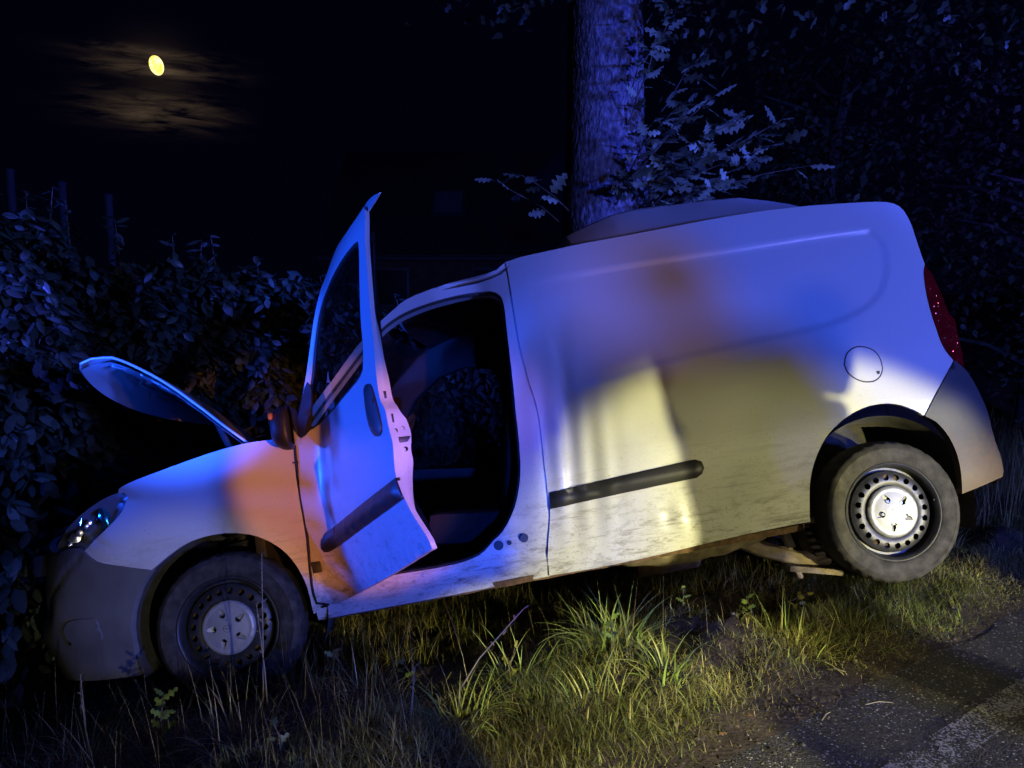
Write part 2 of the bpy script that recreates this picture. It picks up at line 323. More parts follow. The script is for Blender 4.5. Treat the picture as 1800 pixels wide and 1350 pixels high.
# ---- van surfaces, in van coordinates (metres): x to the tail, y from the near side to the far side, z up ----
NL = 0.865; WB = 3.05; RW = 0.325; WID = 1.74
def pwr(a, p): return a ** p if a > 0 else 0.0
X0, HALF, NA, NB = -0.22, 0.87, 2.3, 2.5
def nose_len(z): return NL - 0.11 * pwr((z - 0.50) / 0.40, 1.6) - 0.05 * pwr((0.42 - z) / 0.20, 1.5)
def nose(u, z):
    """plan curve round the nose: u = 0 at the near side, 0.5 in the middle, 1 at the far side"""
    a = math.pi * u; c, s_ = math.cos(a), math.sin(a)
    return (X0 - nose_len(z) * abs(s_) ** (2 / NA), HALF - HALF * math.copysign(abs(c) ** (2 / NB), c), z)
def side(x, z, dent=True):
    k = min(0.999, pwr((X0 - x) / nose_len(z), NA))
    y = HALF * (1 - (1 - k) ** (1 / NB)) + 0.10 * pwr((x - 3.38) / 0.35, 2.0)
    y += 0.15 * pwr((z - 0.85) / 0.95, 1.8)
    y += 0.05 * pwr((0.46 - z) / 0.2, 1.6)
    if x > 0.9:
        y -= 0.014 * math.exp(-((z - 0.72 - 0.02 * x) / 0.10) ** 2)
        if dent:
            k = min(1, max(0, (x - 1.10) / 0.24)); f = k * k * (3 - 2 * k) * math.exp(-max(-0.06, x - 1.40) / 0.20) * (1 - 0.75 * min(1, pwr((0.72 - z) / 0.3, 1)))
            y += 0.075 * f
            w = math.exp(-((x - 1.62) / 0.17) ** 2) * math.exp(-((z - 0.85) / 0.32) ** 2)
            y += 0.010 * w * math.sin((x - 0.10 * z) * 58) + 0.020 * math.exp(-((x - 1.66) / 0.07) ** 2) * math.exp(-((z - 1.0) / 0.4) ** 2)
    return y
XH = 0.425
TH0, TH1, SB0, SB1 = math.radians(22), math.radians(62), 0.02, 0.20
def door_phi(s):
    k = min(1, max(0, (s - SB0) / (SB1 - SB0))); k = k * k * (3 - 2 * k)
    return TH0 + (TH1 - TH0) * k
_tab = [(0.0, 0.0)]
for _i in range(1, 1500):
    _a = door_phi((_i - 0.5) * 0.001); _tab.append((_tab[-1][0] + 0.001 * math.cos(_a), _tab[-1][1] - 0.001 * math.sin(_a)))
def door_surf(s, z, off=0.0):
    s0 = min(1.45, max(0.0, s)); i = int(s0 * 1000); f = s0 * 1000 - i
    px = _tab[i][0] + f * (_tab[i + 1][0] - _tab[i][0]); py = _tab[i][1] + f * (_tab[i + 1][1] - _tab[i][1])
    a = door_phi(s)
    if s != s0: px += (s - s0) * math.cos(a); py -= (s - s0) * math.sin(a)
    o = off + 0.12 * pwr((z - 0.95) / 0.9, 1.8) + 0.05 * pwr((0.75 - z) / 0.4, 2) - 0.02 * math.exp(-((z - 0.8) / 0.16) ** 2)
    return (XH + px + o * math.sin(a), py + o * math.cos(a), z)

VAN_T = (-1.1989, 3.1855, -0.3644)
VAN_R = ((0.985916, -0.030804, -0.164379), (0.066197, 0.974496, 0.214421), (0.153582, -0.222282, 0.962810))
O = {
 'cargo_panel': [(1.493,1.812),(1.522,1.817),(1.552,1.821),(1.582,1.824),(1.611,1.825),(1.641,1.826),(1.671,1.827),(1.701,1.828),(1.731,1.829),(1.761,1.831),(1.79,1.832),(1.82,1.834),(1.85,1.835),(1.88,1.837),(1.91,1.838),(1.94,1.838),(1.969,1.839),(1.999,1.839),(2.029,1.84),(2.059,1.841),(2.089,1.842),(2.119,1.843),(2.148,1.844),(2.178,1.845),(2.208,1.846),(2.238,1.847),(2.268,1.848),(2.298,1.849),(2.327,1.85),(2.357,1.851),(2.387,1.852),(2.417,1.854),(2.447,1.855),(2.477,1.856),(2.506,1.857),(2.536,1.858),(2.566,1.859),(2.596,1.86),(2.626,1.86),(2.656,1.861),(2.685,1.861),(2.715,1.861),(2.745,1.861),(2.775,1.861),(2.805,1.86),(2.835,1.86),(2.864,1.859),(2.894,1.857),(2.924,1.856),(2.954,1.855),(2.984,1.853),(3.014,1.851),(3.043,1.849),(3.073,1.846),(3.103,1.843),(3.132,1.841),(3.162,1.838),(3.192,1.835),(3.222,1.832),(3.251,1.829),(3.281,1.826),(3.311,1.823),(3.34,1.819),(3.37,1.815),(3.399,1.809),(3.428,1.802),(3.456,1.791),(3.479,1.773),(3.493,1.747),(3.5,1.718),(3.503,1.688),(3.504,1.658),(3.502,1.629),(3.5,1.599),(3.498,1.569),(3.497,1.539),(3.496,1.509),(3.495,1.48),(3.496,1.45),(3.481,1.424),(3.47,1.397),(3.463,1.368),(3.457,1.339),(3.452,1.31),(3.448,1.28),(3.446,1.251),(3.444,1.221),(3.444,1.192),(3.445,1.162),(3.446,1.132),(3.447,1.103),(3.449,1.073),(3.454,1.044),(3.462,1.015),(3.475,0.989),(3.491,0.964),(3.469,0.942),(3.447,0.92),(3.425,0.898),(3.403,0.875),(3.382,0.852),(3.361,0.829),(3.34,0.806),(3.32,0.782),(3.3,0.758),(3.28,0.733),(3.258,0.753),(3.233,0.771),(3.208,0.786),(3.181,0.8),(3.153,0.811),(3.124,0.818),(3.094,0.822),(3.064,0.822),(3.034,0.821),(3.004,0.816),(2.975,0.809),(2.946,0.8),(2.918,0.788),(2.891,0.775),(2.865,0.76),(2.841,0.743),(2.817,0.724),(2.796,0.703),(2.777,0.679),(2.76,0.655),(2.743,0.63),(2.728,0.604),(2.714,0.577),(2.702,0.549),(2.692,0.521),(2.684,0.492),(2.677,0.463),(2.672,0.433),(2.668,0.403),(2.665,0.373),(2.664,0.343),(2.634,0.343),(2.604,0.343),(2.574,0.343),(2.544,0.342),(2.514,0.342),(2.485,0.341),(2.455,0.34),(2.425,0.339),(2.395,0.338),(2.365,0.337),(2.335,0.336),(2.306,0.334),(2.276,0.333),(2.246,0.331),(2.216,0.33),(2.186,0.328),(2.157,0.326),(2.127,0.324),(2.097,0.322),(2.067,0.32),(2.038,0.318),(2.008,0.316),(1.978,0.314),(1.948,0.312),(1.918,0.311),(1.889,0.309),(1.859,0.308),(1.829,0.307),(1.799,0.306),(1.769,0.304),(1.74,0.303),(1.71,0.303),(1.68,0.302),(1.65,0.301),(1.62,0.301),(1.59,0.301),(1.561,0.301),(1.531,0.301),(1.501,0.302),(1.471,0.302),(1.441,0.302),(1.442,0.331),(1.443,0.361),(1.446,0.391),(1.452,0.42),(1.458,0.449),(1.465,0.478),(1.474,0.507),(1.481,0.535),(1.488,0.564),(1.492,0.594),(1.494,0.623),(1.495,0.653),(1.496,0.683),(1.498,0.713),(1.5,0.742),(1.501,0.772),(1.503,0.802),(1.505,0.831),(1.507,0.861),(1.508,0.891),(1.51,0.921),(1.512,0.95),(1.513,0.98),(1.515,1.01),(1.515,1.039),(1.514,1.069),(1.512,1.099),(1.508,1.128),(1.504,1.158),(1.5,1.187),(1.497,1.217),(1.495,1.247),(1.493,1.276),(1.491,1.306),(1.489,1.336),(1.488,1.366),(1.488,1.395),(1.488,1.425),(1.488,1.455),(1.489,1.485),(1.489,1.514),(1.49,1.544),(1.491,1.574),(1.491,1.604),(1.492,1.633),(1.493,1.663),(1.494,1.693),(1.495,1.723),(1.494,1.752),(1.494,1.782)],
 'recess': [(1.582,1.673),(1.612,1.673),(1.642,1.673),(1.672,1.674),(1.702,1.675),(1.732,1.675),(1.761,1.676),(1.791,1.676),(1.821,1.677),(1.851,1.677),(1.881,1.678),(1.911,1.678),(1.941,1.679),(1.971,1.679),(2.001,1.679),(2.031,1.679),(2.061,1.68),(2.091,1.68),(2.12,1.68),(2.15,1.68),(2.18,1.679),(2.21,1.679),(2.24,1.679),(2.27,1.679),(2.3,1.679),(2.33,1.678),(2.36,1.678),(2.39,1.678),(2.42,1.677),(2.45,1.677),(2.48,1.677),(2.509,1.677),(2.539,1.676),(2.569,1.676),(2.599,1.676),(2.629,1.676),(2.659,1.676),(2.689,1.676),(2.719,1.676),(2.749,1.676),(2.779,1.676),(2.809,1.676),(2.839,1.676),(2.869,1.676),(2.898,1.676),(2.928,1.677),(2.958,1.677),(2.988,1.676),(3.018,1.676),(3.048,1.676),(3.078,1.675),(3.108,1.674),(3.138,1.673),(3.168,1.672),(3.198,1.671),(3.227,1.669),(3.257,1.668),(3.287,1.667),(3.306,1.643),(3.323,1.619),(3.33,1.59),(3.328,1.56),(3.324,1.53),(3.317,1.501),(3.308,1.472),(3.297,1.444),(3.285,1.417),(3.27,1.391),(3.253,1.366),(3.233,1.343),(3.211,1.324),(3.186,1.306),(3.16,1.292),(3.133,1.279),(3.104,1.268),(3.076,1.259),(3.047,1.251),(3.018,1.244),(2.988,1.238),(2.959,1.233),(2.929,1.229),(2.899,1.226),(2.869,1.223),(2.839,1.221),(2.809,1.219),(2.779,1.217),(2.749,1.216),(2.719,1.215),(2.689,1.214),(2.659,1.213),(2.629,1.211),(2.599,1.21),(2.568,1.209),(2.538,1.207),(2.508,1.206),(2.478,1.204),(2.448,1.203),(2.418,1.201),(2.388,1.199),(2.358,1.197),(2.328,1.196),(2.298,1.194),(2.268,1.192),(2.238,1.19),(2.208,1.188),(2.178,1.185),(2.148,1.183),(2.118,1.18),(2.088,1.177),(2.058,1.174),(2.029,1.171),(1.999,1.167),(1.969,1.164),(1.939,1.16),(1.909,1.156),(1.879,1.152),(1.85,1.148),(1.82,1.144),(1.79,1.139),(1.76,1.135),(1.73,1.131),(1.701,1.127),(1.671,1.123)],
 'fender': [(-0.414,0.989),(-0.406,1.01),(-0.377,1.022),(-0.348,1.03),(-0.318,1.037),(-0.289,1.043),(-0.259,1.049),(-0.229,1.055),(-0.199,1.061),(-0.169,1.068),(-0.139,1.073),(-0.11,1.079),(-0.08,1.085),(-0.05,1.09),(-0.02,1.096),(0.01,1.101),(0.04,1.105),(0.07,1.11),(0.101,1.113),(0.131,1.116),(0.161,1.119),(0.192,1.12),(0.222,1.12),(0.253,1.119),(0.283,1.117),(0.313,1.115),(0.344,1.112),(0.374,1.109),(0.404,1.106),(0.396,1.077),(0.39,1.047),(0.387,1.017),(0.385,0.987),(0.384,0.956),(0.384,0.926),(0.384,0.896),(0.384,0.865),(0.384,0.835),(0.385,0.805),(0.386,0.774),(0.388,0.744),(0.389,0.713),(0.39,0.683),(0.391,0.653),(0.393,0.622),(0.394,0.592),(0.395,0.562),(0.397,0.531),(0.399,0.501),(0.402,0.471),(0.405,0.441),(0.409,0.41),(0.418,0.382),(0.421,0.352),(0.399,0.332),(0.373,0.316),(0.371,0.351),(0.372,0.381),(0.37,0.411),(0.367,0.441),(0.36,0.47),(0.351,0.498),(0.34,0.526),(0.328,0.553),(0.313,0.579),(0.296,0.604),(0.277,0.626),(0.255,0.647),(0.232,0.666),(0.207,0.683),(0.181,0.698),(0.154,0.71),(0.126,0.719),(0.097,0.727),(0.068,0.733),(0.038,0.737),(0.008,0.738),(-0.022,0.738),(-0.051,0.736),(-0.081,0.732),(-0.11,0.726),(-0.139,0.717),(-0.166,0.706),(-0.193,0.692),(-0.219,0.678),(-0.245,0.663),(-0.27,0.647),(-0.295,0.631),(-0.323,0.639),(-0.351,0.647),(-0.379,0.655),(-0.406,0.662),(-0.434,0.67),(-0.462,0.678),(-0.49,0.685),(-0.517,0.694),(-0.544,0.705),(-0.567,0.722),(-0.588,0.742),(-0.609,0.762),(-0.584,0.778),(-0.56,0.795),(-0.535,0.811),(-0.51,0.826),(-0.485,0.842),(-0.46,0.858),(-0.436,0.875),(-0.413,0.894),(-0.394,0.916),(-0.379,0.941),(-0.368,0.969),(-0.385,0.989)],
 'headlight': [(0.253,0.807),(0.245,0.82),(0.238,0.834),(0.231,0.847),(0.224,0.86),(0.216,0.873),(0.207,0.885),(0.197,0.896),(0.186,0.907),(0.176,0.918),(0.165,0.928),(0.154,0.939),(0.143,0.949),(0.131,0.959),(0.12,0.968),(0.108,0.977),(0.095,0.985),(0.081,0.991),(0.066,0.992),(0.054,0.982),(0.052,0.968),(0.053,0.953),(0.056,0.938),(0.059,0.924),(0.062,0.909),(0.067,0.895),(0.073,0.882),(0.08,0.868),(0.087,0.855),(0.094,0.843),(0.102,0.83),(0.11,0.817),(0.118,0.805),(0.126,0.792),(0.134,0.78),(0.142,0.767),(0.148,0.78),(0.161,0.785),(0.176,0.787),(0.19,0.786),(0.204,0.781),(0.217,0.776),(0.23,0.771),(0.244,0.766)],
 'front_bumper': [(0.225,0.761),(0.208,0.77),(0.19,0.779),(0.171,0.782),(0.153,0.778),(0.142,0.762),(0.132,0.744),(0.123,0.726),(0.113,0.708),(0.099,0.694),(0.083,0.682),(0.066,0.67),(0.05,0.657),(0.035,0.644),(0.02,0.631),(0.025,0.611),(0.03,0.592),(0.034,0.573),(0.038,0.553),(0.04,0.533),(0.043,0.513),(0.045,0.494),(0.047,0.474),(0.049,0.454),(0.05,0.434),(0.052,0.414),(0.054,0.394),(0.055,0.374),(0.057,0.355),(0.059,0.335),(0.06,0.315),(0.062,0.295),(0.064,0.275),(0.065,0.255),(0.067,0.235),(0.068,0.215),(0.07,0.195),(0.072,0.176)],
 'fog_cover': [(0.184,0.426),(0.18,0.44),(0.175,0.453),(0.165,0.463),(0.151,0.467),(0.137,0.467),(0.123,0.465),(0.109,0.461),(0.106,0.446),(0.104,0.431),(0.103,0.416),(0.102,0.401),(0.102,0.385),(0.104,0.37),(0.111,0.357),(0.126,0.352),(0.141,0.35),(0.156,0.348),(0.17,0.342),(0.179,0.35),(0.18,0.365),(0.181,0.38),(0.181,0.396),(0.182,0.411)],
 'rear_bumper': [(3.491,0.964),(3.512,0.942),(3.532,0.919),(3.547,0.892),(3.557,0.864),(3.566,0.835),(3.574,0.805),(3.583,0.776),(3.593,0.748),(3.602,0.719),(3.609,0.689),(3.613,0.659),(3.613,0.629),(3.614,0.598),(3.616,0.568),(3.621,0.538),(3.628,0.508),(3.631,0.478),(3.631,0.448),(3.632,0.417),(3.621,0.391),(3.592,0.387),(3.563,0.382),(3.534,0.377),(3.505,0.372),(3.476,0.367),(3.447,0.361),(3.419,0.356),(3.39,0.35),(3.391,0.381),(3.393,0.411),(3.395,0.441),(3.397,0.471),(3.398,0.501),(3.396,0.532),(3.392,0.562),(3.385,0.591),(3.375,0.62),(3.363,0.647),(3.347,0.673),(3.329,0.697),(3.305,0.716),(3.28,0.733),(3.3,0.758),(3.32,0.782),(3.34,0.806),(3.361,0.829),(3.382,0.852),(3.403,0.875),(3.425,0.898),(3.447,0.92),(3.469,0.942)],
 'tail_light': [(3.495,1.447),(3.501,1.428),(3.508,1.409),(3.514,1.39),(3.518,1.37),(3.52,1.351),(3.523,1.331),(3.525,1.311),(3.527,1.291),(3.529,1.271),(3.53,1.251),(3.532,1.231),(3.533,1.211),(3.536,1.191),(3.546,1.174),(3.559,1.16),(3.558,1.14),(3.553,1.121),(3.55,1.101),(3.549,1.081),(3.548,1.061),(3.548,1.041),(3.547,1.021),(3.546,1.001),(3.544,0.981),(3.54,0.962),(3.536,0.942),(3.533,0.922),(3.519,0.936),(3.505,0.95),(3.491,0.964),(3.48,0.981),(3.47,0.998),(3.462,1.016),(3.456,1.035),(3.452,1.055),(3.449,1.075),(3.447,1.095),(3.447,1.115),(3.446,1.135),(3.445,1.155),(3.444,1.175),(3.444,1.195),(3.444,1.215),(3.445,1.235),(3.446,1.255),(3.448,1.275),(3.45,1.295),(3.453,1.315),(3.456,1.334),(3.46,1.354),(3.464,1.373),(3.469,1.393),(3.475,1.412),(3.484,1.43)],
 'side_moulding': [(1.504,0.672),(1.533,0.674),(1.563,0.676),(1.592,0.678),(1.622,0.679),(1.651,0.682),(1.681,0.684),(1.71,0.685),(1.739,0.687),(1.769,0.69),(1.798,0.691),(1.828,0.693),(1.857,0.695),(1.887,0.697),(1.916,0.698),(1.946,0.7),(1.975,0.701),(2.005,0.703),(2.034,0.704),(2.064,0.706),(2.093,0.708),(2.123,0.709),(2.152,0.711),(2.184,0.711),(2.211,0.698),(2.218,0.668),(2.204,0.642),(2.176,0.628),(2.146,0.627),(2.116,0.626),(2.087,0.625),(2.057,0.624),(2.027,0.623),(1.998,0.622),(1.968,0.621),(1.938,0.619),(1.909,0.618),(1.879,0.617),(1.849,0.616),(1.82,0.615),(1.79,0.613),(1.76,0.612),(1.731,0.61),(1.701,0.609),(1.671,0.607),(1.642,0.606),(1.612,0.604),(1.582,0.602),(1.553,0.601),(1.523,0.599),(1.494,0.598),(1.499,0.635)],
 'fuel_flap': [(2.967,1.03),(2.973,1.043),(2.978,1.057),(2.986,1.07),(2.996,1.082),(3.008,1.09),(3.021,1.097),(3.036,1.101),(3.051,1.102),(3.065,1.1),(3.08,1.096),(3.094,1.09),(3.107,1.083),(3.118,1.073),(3.127,1.061),(3.134,1.048),(3.138,1.033),(3.14,1.018),(3.14,1.003),(3.139,0.988),(3.135,0.974),(3.128,0.961),(3.118,0.949),(3.106,0.94),(3.092,0.934),(3.078,0.931),(3.063,0.932),(3.048,0.934),(3.034,0.938),(3.02,0.945),(3.008,0.953),(2.996,0.963),(2.986,0.974),(2.977,0.986),(2.971,1),(2.969,1.015)],
 'opening': [(0.405,1.094),(0.422,1.118),(0.44,1.142),(0.458,1.165),(0.478,1.188),(0.498,1.21),(0.518,1.232),(0.538,1.253),(0.559,1.275),(0.579,1.296),(0.6,1.318),(0.62,1.339),(0.641,1.361),(0.661,1.382),(0.682,1.404),(0.702,1.426),(0.722,1.447),(0.743,1.469),(0.764,1.49),(0.785,1.511),(0.807,1.531),(0.829,1.55),(0.853,1.568),(0.878,1.584),(0.904,1.599),(0.931,1.612),(0.958,1.623),(0.986,1.632),(1.015,1.64),(1.044,1.647),(1.073,1.653),(1.102,1.658),(1.132,1.663),(1.161,1.67),(1.19,1.676),(1.219,1.683),(1.248,1.688),(1.277,1.692),(1.307,1.694),(1.337,1.693),(1.366,1.687),(1.395,1.681),(1.421,1.666),(1.44,1.643),(1.446,1.614),(1.447,1.583),(1.446,1.553),(1.444,1.523),(1.442,1.493),(1.44,1.463),(1.438,1.433),(1.436,1.402),(1.435,1.372),(1.433,1.342),(1.431,1.312),(1.43,1.282),(1.428,1.252),(1.426,1.221),(1.424,1.191),(1.422,1.161),(1.42,1.131),(1.417,1.101),(1.415,1.071),(1.413,1.041),(1.412,1.01),(1.41,0.98),(1.408,0.95),(1.406,0.92),(1.403,0.89),(1.4,0.86),(1.397,0.83),(1.392,0.8),(1.386,0.77),(1.379,0.741),(1.37,0.712),(1.36,0.684),(1.349,0.656),(1.336,0.628),(1.32,0.602),(1.303,0.578),(1.284,0.554),(1.263,0.532),(1.239,0.514),(1.214,0.498),(1.19,0.479),(1.166,0.461),(1.139,0.447),(1.11,0.439),(1.08,0.433),(1.051,0.429),(1.02,0.427),(0.99,0.425),(0.96,0.424),(0.93,0.423),(0.9,0.424),(0.869,0.424),(0.839,0.425),(0.809,0.426),(0.779,0.426),(0.749,0.426),(0.718,0.426),(0.688,0.425),(0.658,0.424),(0.628,0.423),(0.598,0.421),(0.568,0.419),(0.538,0.415),(0.508,0.412),(0.478,0.414),(0.451,0.423),(0.438,0.449),(0.431,0.477),(0.427,0.507),(0.423,0.536),(0.419,0.565),(0.415,0.594),(0.412,0.623),(0.409,0.653),(0.407,0.682),(0.405,0.711),(0.404,0.741),(0.403,0.77),(0.402,0.8),(0.401,0.829),(0.401,0.859),(0.401,0.888),(0.401,0.918),(0.402,0.947),(0.403,0.976),(0.404,1.006),(0.405,1.035),(0.405,1.065)],
 'frame_outer': [(0.377,1.106),(0.396,1.13),(0.415,1.153),(0.433,1.177),(0.453,1.199),(0.473,1.222),(0.493,1.244),(0.513,1.266),(0.534,1.288),(0.555,1.31),(0.575,1.331),(0.596,1.353),(0.616,1.375),(0.636,1.397),(0.656,1.42),(0.676,1.442),(0.697,1.464),(0.717,1.486),(0.739,1.507),(0.761,1.527),(0.784,1.547),(0.807,1.566),(0.83,1.584),(0.854,1.603),(0.878,1.621),(0.902,1.638),(0.927,1.655),(0.951,1.673),(0.977,1.687),(1.005,1.698),(1.034,1.707),(1.063,1.714),(1.092,1.721),(1.122,1.727),(1.151,1.734),(1.18,1.742),(1.209,1.75),(1.237,1.759),(1.266,1.766),(1.296,1.772),(1.325,1.777),(1.355,1.779),(1.385,1.778),(1.415,1.78),(1.444,1.787),(1.47,1.802),(1.495,1.819),(1.495,1.789),(1.496,1.759),(1.496,1.729),(1.496,1.699),(1.495,1.669),(1.494,1.639),(1.493,1.609),(1.492,1.579),(1.492,1.549),(1.491,1.519),(1.49,1.489),(1.49,1.459),(1.49,1.429),(1.49,1.399),(1.49,1.369),(1.491,1.339),(1.493,1.309),(1.494,1.279),(1.497,1.25),(1.499,1.22),(1.502,1.19),(1.505,1.16),(1.51,1.13),(1.514,1.101),(1.516,1.071),(1.517,1.041),(1.517,1.011),(1.515,0.981),(1.514,0.951),(1.512,0.921),(1.51,0.891),(1.509,0.861),(1.507,0.831),(1.505,0.801),(1.503,0.772),(1.501,0.742),(1.5,0.712),(1.498,0.682),(1.497,0.652),(1.496,0.622),(1.493,0.592),(1.489,0.562),(1.483,0.533),(1.475,0.504),(1.467,0.475),(1.46,0.446),(1.453,0.417),(1.448,0.387),(1.444,0.358),(1.443,0.328),(1.443,0.298),(1.412,0.297),(1.382,0.295),(1.352,0.294),(1.321,0.294),(1.291,0.293),(1.261,0.293),(1.23,0.293),(1.2,0.293),(1.17,0.292),(1.139,0.292),(1.109,0.292),(1.079,0.291),(1.048,0.291),(1.018,0.29),(0.988,0.289),(0.957,0.289),(0.927,0.289),(0.897,0.288),(0.866,0.288),(0.836,0.287),(0.806,0.287),(0.775,0.287),(0.745,0.287),(0.715,0.286),(0.684,0.286),(0.654,0.286),(0.624,0.285),(0.593,0.285),(0.563,0.285),(0.533,0.284),(0.502,0.284),(0.472,0.283),(0.442,0.283),(0.411,0.282),(0.381,0.282),(0.38,0.311),(0.379,0.341),(0.378,0.37),(0.377,0.4),(0.376,0.429),(0.374,0.459),(0.372,0.488),(0.37,0.518),(0.368,0.547),(0.366,0.577),(0.364,0.606),(0.362,0.635),(0.361,0.665),(0.359,0.694),(0.358,0.724),(0.357,0.753),(0.356,0.783),(0.356,0.812),(0.357,0.842),(0.358,0.871),(0.359,0.901),(0.361,0.93),(0.362,0.96),(0.365,0.989),(0.368,1.018),(0.371,1.048),(0.374,1.077)],
 'roof_edge': [(1.493,1.812),(1.553,1.821),(1.614,1.825),(1.674,1.827),(1.735,1.83),(1.795,1.833),(1.856,1.836),(1.917,1.838),(1.977,1.839),(2.038,1.84),(2.099,1.842),(2.159,1.844),(2.22,1.847),(2.281,1.849),(2.341,1.851),(2.402,1.853),(2.463,1.855),(2.523,1.858),(2.584,1.859),(2.645,1.861),(2.706,1.861),(2.766,1.861),(2.827,1.86),(2.888,1.858),(2.948,1.855),(3.009,1.851),(3.069,1.847),(3.13,1.841),(3.19,1.835),(3.251,1.829),(3.311,1.823),(3.371,1.814),(3.43,1.801)],
 'pillar_edge': [(0.358,1.11),(0.401,1.151),(0.444,1.194),(0.486,1.237),(0.527,1.281),(0.568,1.325),(0.609,1.37),(0.65,1.414),(0.69,1.459),(0.732,1.502),(0.777,1.543),(0.824,1.58),(0.871,1.617),(0.92,1.652),(0.971,1.685),(1.027,1.706),(1.085,1.721),(1.145,1.732),(1.205,1.74),(1.264,1.747),(1.324,1.752),(1.384,1.758),(1.443,1.772),(1.492,1.807)],
 'door_skin': [(1.152,0.602),(1.146,0.631),(1.129,0.656),(1.109,0.68),(1.089,0.702),(1.07,0.725),(1.053,0.75),(1.035,0.775),(1.018,0.799),(1.001,0.824),(0.984,0.849),(0.974,0.878),(0.972,0.908),(0.97,0.938),(0.969,0.968),(0.957,0.996),(0.943,1.023),(0.932,1.051),(0.925,1.08),(0.91,1.106),(0.886,1.125),(0.871,1.15),(0.863,1.179),(0.857,1.209),(0.852,1.239),(0.849,1.269),(0.848,1.299),(0.845,1.329),(0.84,1.359),(0.833,1.388),(0.825,1.417),(0.817,1.447),(0.809,1.476),(0.801,1.505),(0.794,1.534),(0.786,1.563),(0.778,1.592),(0.769,1.621),(0.76,1.65),(0.751,1.679),(0.741,1.708),(0.731,1.736),(0.721,1.765),(0.711,1.793),(0.704,1.822),(0.697,1.852),(0.69,1.881),(0.681,1.91),(0.669,1.938),(0.651,1.962),(0.621,1.958),(0.592,1.953),(0.562,1.949),(0.532,1.945),(0.502,1.941),(0.473,1.937),(0.443,1.932),(0.414,1.928),(0.384,1.923),(0.354,1.919),(0.325,1.914),(0.296,1.907),(0.268,1.895),(0.243,1.878),(0.218,1.861),(0.194,1.844),(0.172,1.823),(0.153,1.8),(0.137,1.775),(0.127,1.747),(0.119,1.718),(0.112,1.689),(0.106,1.659),(0.1,1.63),(0.095,1.6),(0.091,1.571),(0.086,1.541),(0.082,1.511),(0.076,1.482),(0.071,1.452),(0.065,1.423),(0.059,1.394),(0.052,1.365),(0.044,1.336),(0.035,1.307),(0.026,1.279),(0.017,1.25),(0.008,1.221),(-0.001,1.193),(-0.009,1.164),(-0.018,1.135),(-0.027,1.107),(-0.028,1.077),(-0.029,1.047),(-0.03,1.018),(-0.03,0.988),(-0.029,0.958),(-0.029,0.929),(-0.027,0.899),(-0.025,0.869),(-0.023,0.84),(-0.022,0.81),(-0.02,0.78),(-0.02,0.751),(-0.021,0.721),(-0.022,0.691),(-0.024,0.662),(-0.026,0.632),(-0.028,0.602),(-0.029,0.573),(-0.031,0.543),(-0.032,0.513),(-0.033,0.484),(-0.034,0.454),(-0.034,0.424),(-0.032,0.395),(-0.027,0.365),(-0.009,0.344),(0.021,0.343),(0.05,0.346),(0.078,0.356),(0.106,0.366),(0.134,0.376),(0.163,0.384),(0.192,0.39),(0.221,0.397),(0.25,0.403),(0.28,0.409),(0.309,0.415),(0.338,0.421),(0.367,0.427),(0.396,0.433),(0.425,0.439),(0.455,0.445),(0.484,0.451),(0.513,0.457),(0.542,0.464),(0.571,0.47),(0.6,0.476),(0.63,0.482),(0.659,0.489),(0.688,0.495),(0.717,0.502),(0.746,0.508),(0.775,0.515),(0.804,0.521),(0.833,0.528),(0.862,0.535),(0.891,0.541),(0.92,0.548),(0.949,0.555),(0.978,0.562),(1.007,0.568),(1.036,0.575),(1.065,0.582),(1.094,0.589),(1.123,0.595)],
 'door_window': [(0.61,1.828),(0.581,1.833),(0.551,1.834),(0.522,1.833),(0.492,1.83),(0.463,1.828),(0.433,1.824),(0.404,1.819),(0.375,1.813),(0.346,1.806),(0.318,1.798),(0.29,1.789),(0.262,1.779),(0.235,1.767),(0.209,1.753),(0.183,1.738),(0.161,1.718),(0.145,1.694),(0.133,1.667),(0.125,1.638),(0.119,1.609),(0.114,1.58),(0.109,1.551),(0.104,1.521),(0.1,1.492),(0.096,1.463),(0.092,1.433),(0.087,1.404),(0.082,1.375),(0.075,1.346),(0.069,1.317),(0.062,1.288),(0.055,1.26),(0.048,1.231),(0.041,1.202),(0.034,1.173),(0.026,1.145),(0.048,1.126),(0.077,1.133),(0.105,1.142),(0.133,1.151),(0.162,1.158),(0.191,1.163),(0.22,1.167),(0.25,1.172),(0.279,1.177),(0.308,1.182),(0.337,1.188),(0.366,1.194),(0.395,1.2),(0.424,1.206),(0.453,1.212),(0.482,1.218),(0.511,1.223),(0.541,1.229),(0.57,1.234),(0.599,1.24),(0.628,1.246),(0.656,1.253),(0.684,1.265),(0.709,1.281),(0.713,1.31),(0.717,1.339),(0.717,1.369),(0.713,1.398),(0.706,1.427),(0.699,1.456),(0.693,1.485),(0.688,1.514),(0.683,1.544),(0.679,1.573),(0.674,1.602),(0.668,1.631),(0.663,1.66),(0.657,1.69),(0.652,1.719),(0.645,1.748),(0.637,1.776),(0.627,1.804)],
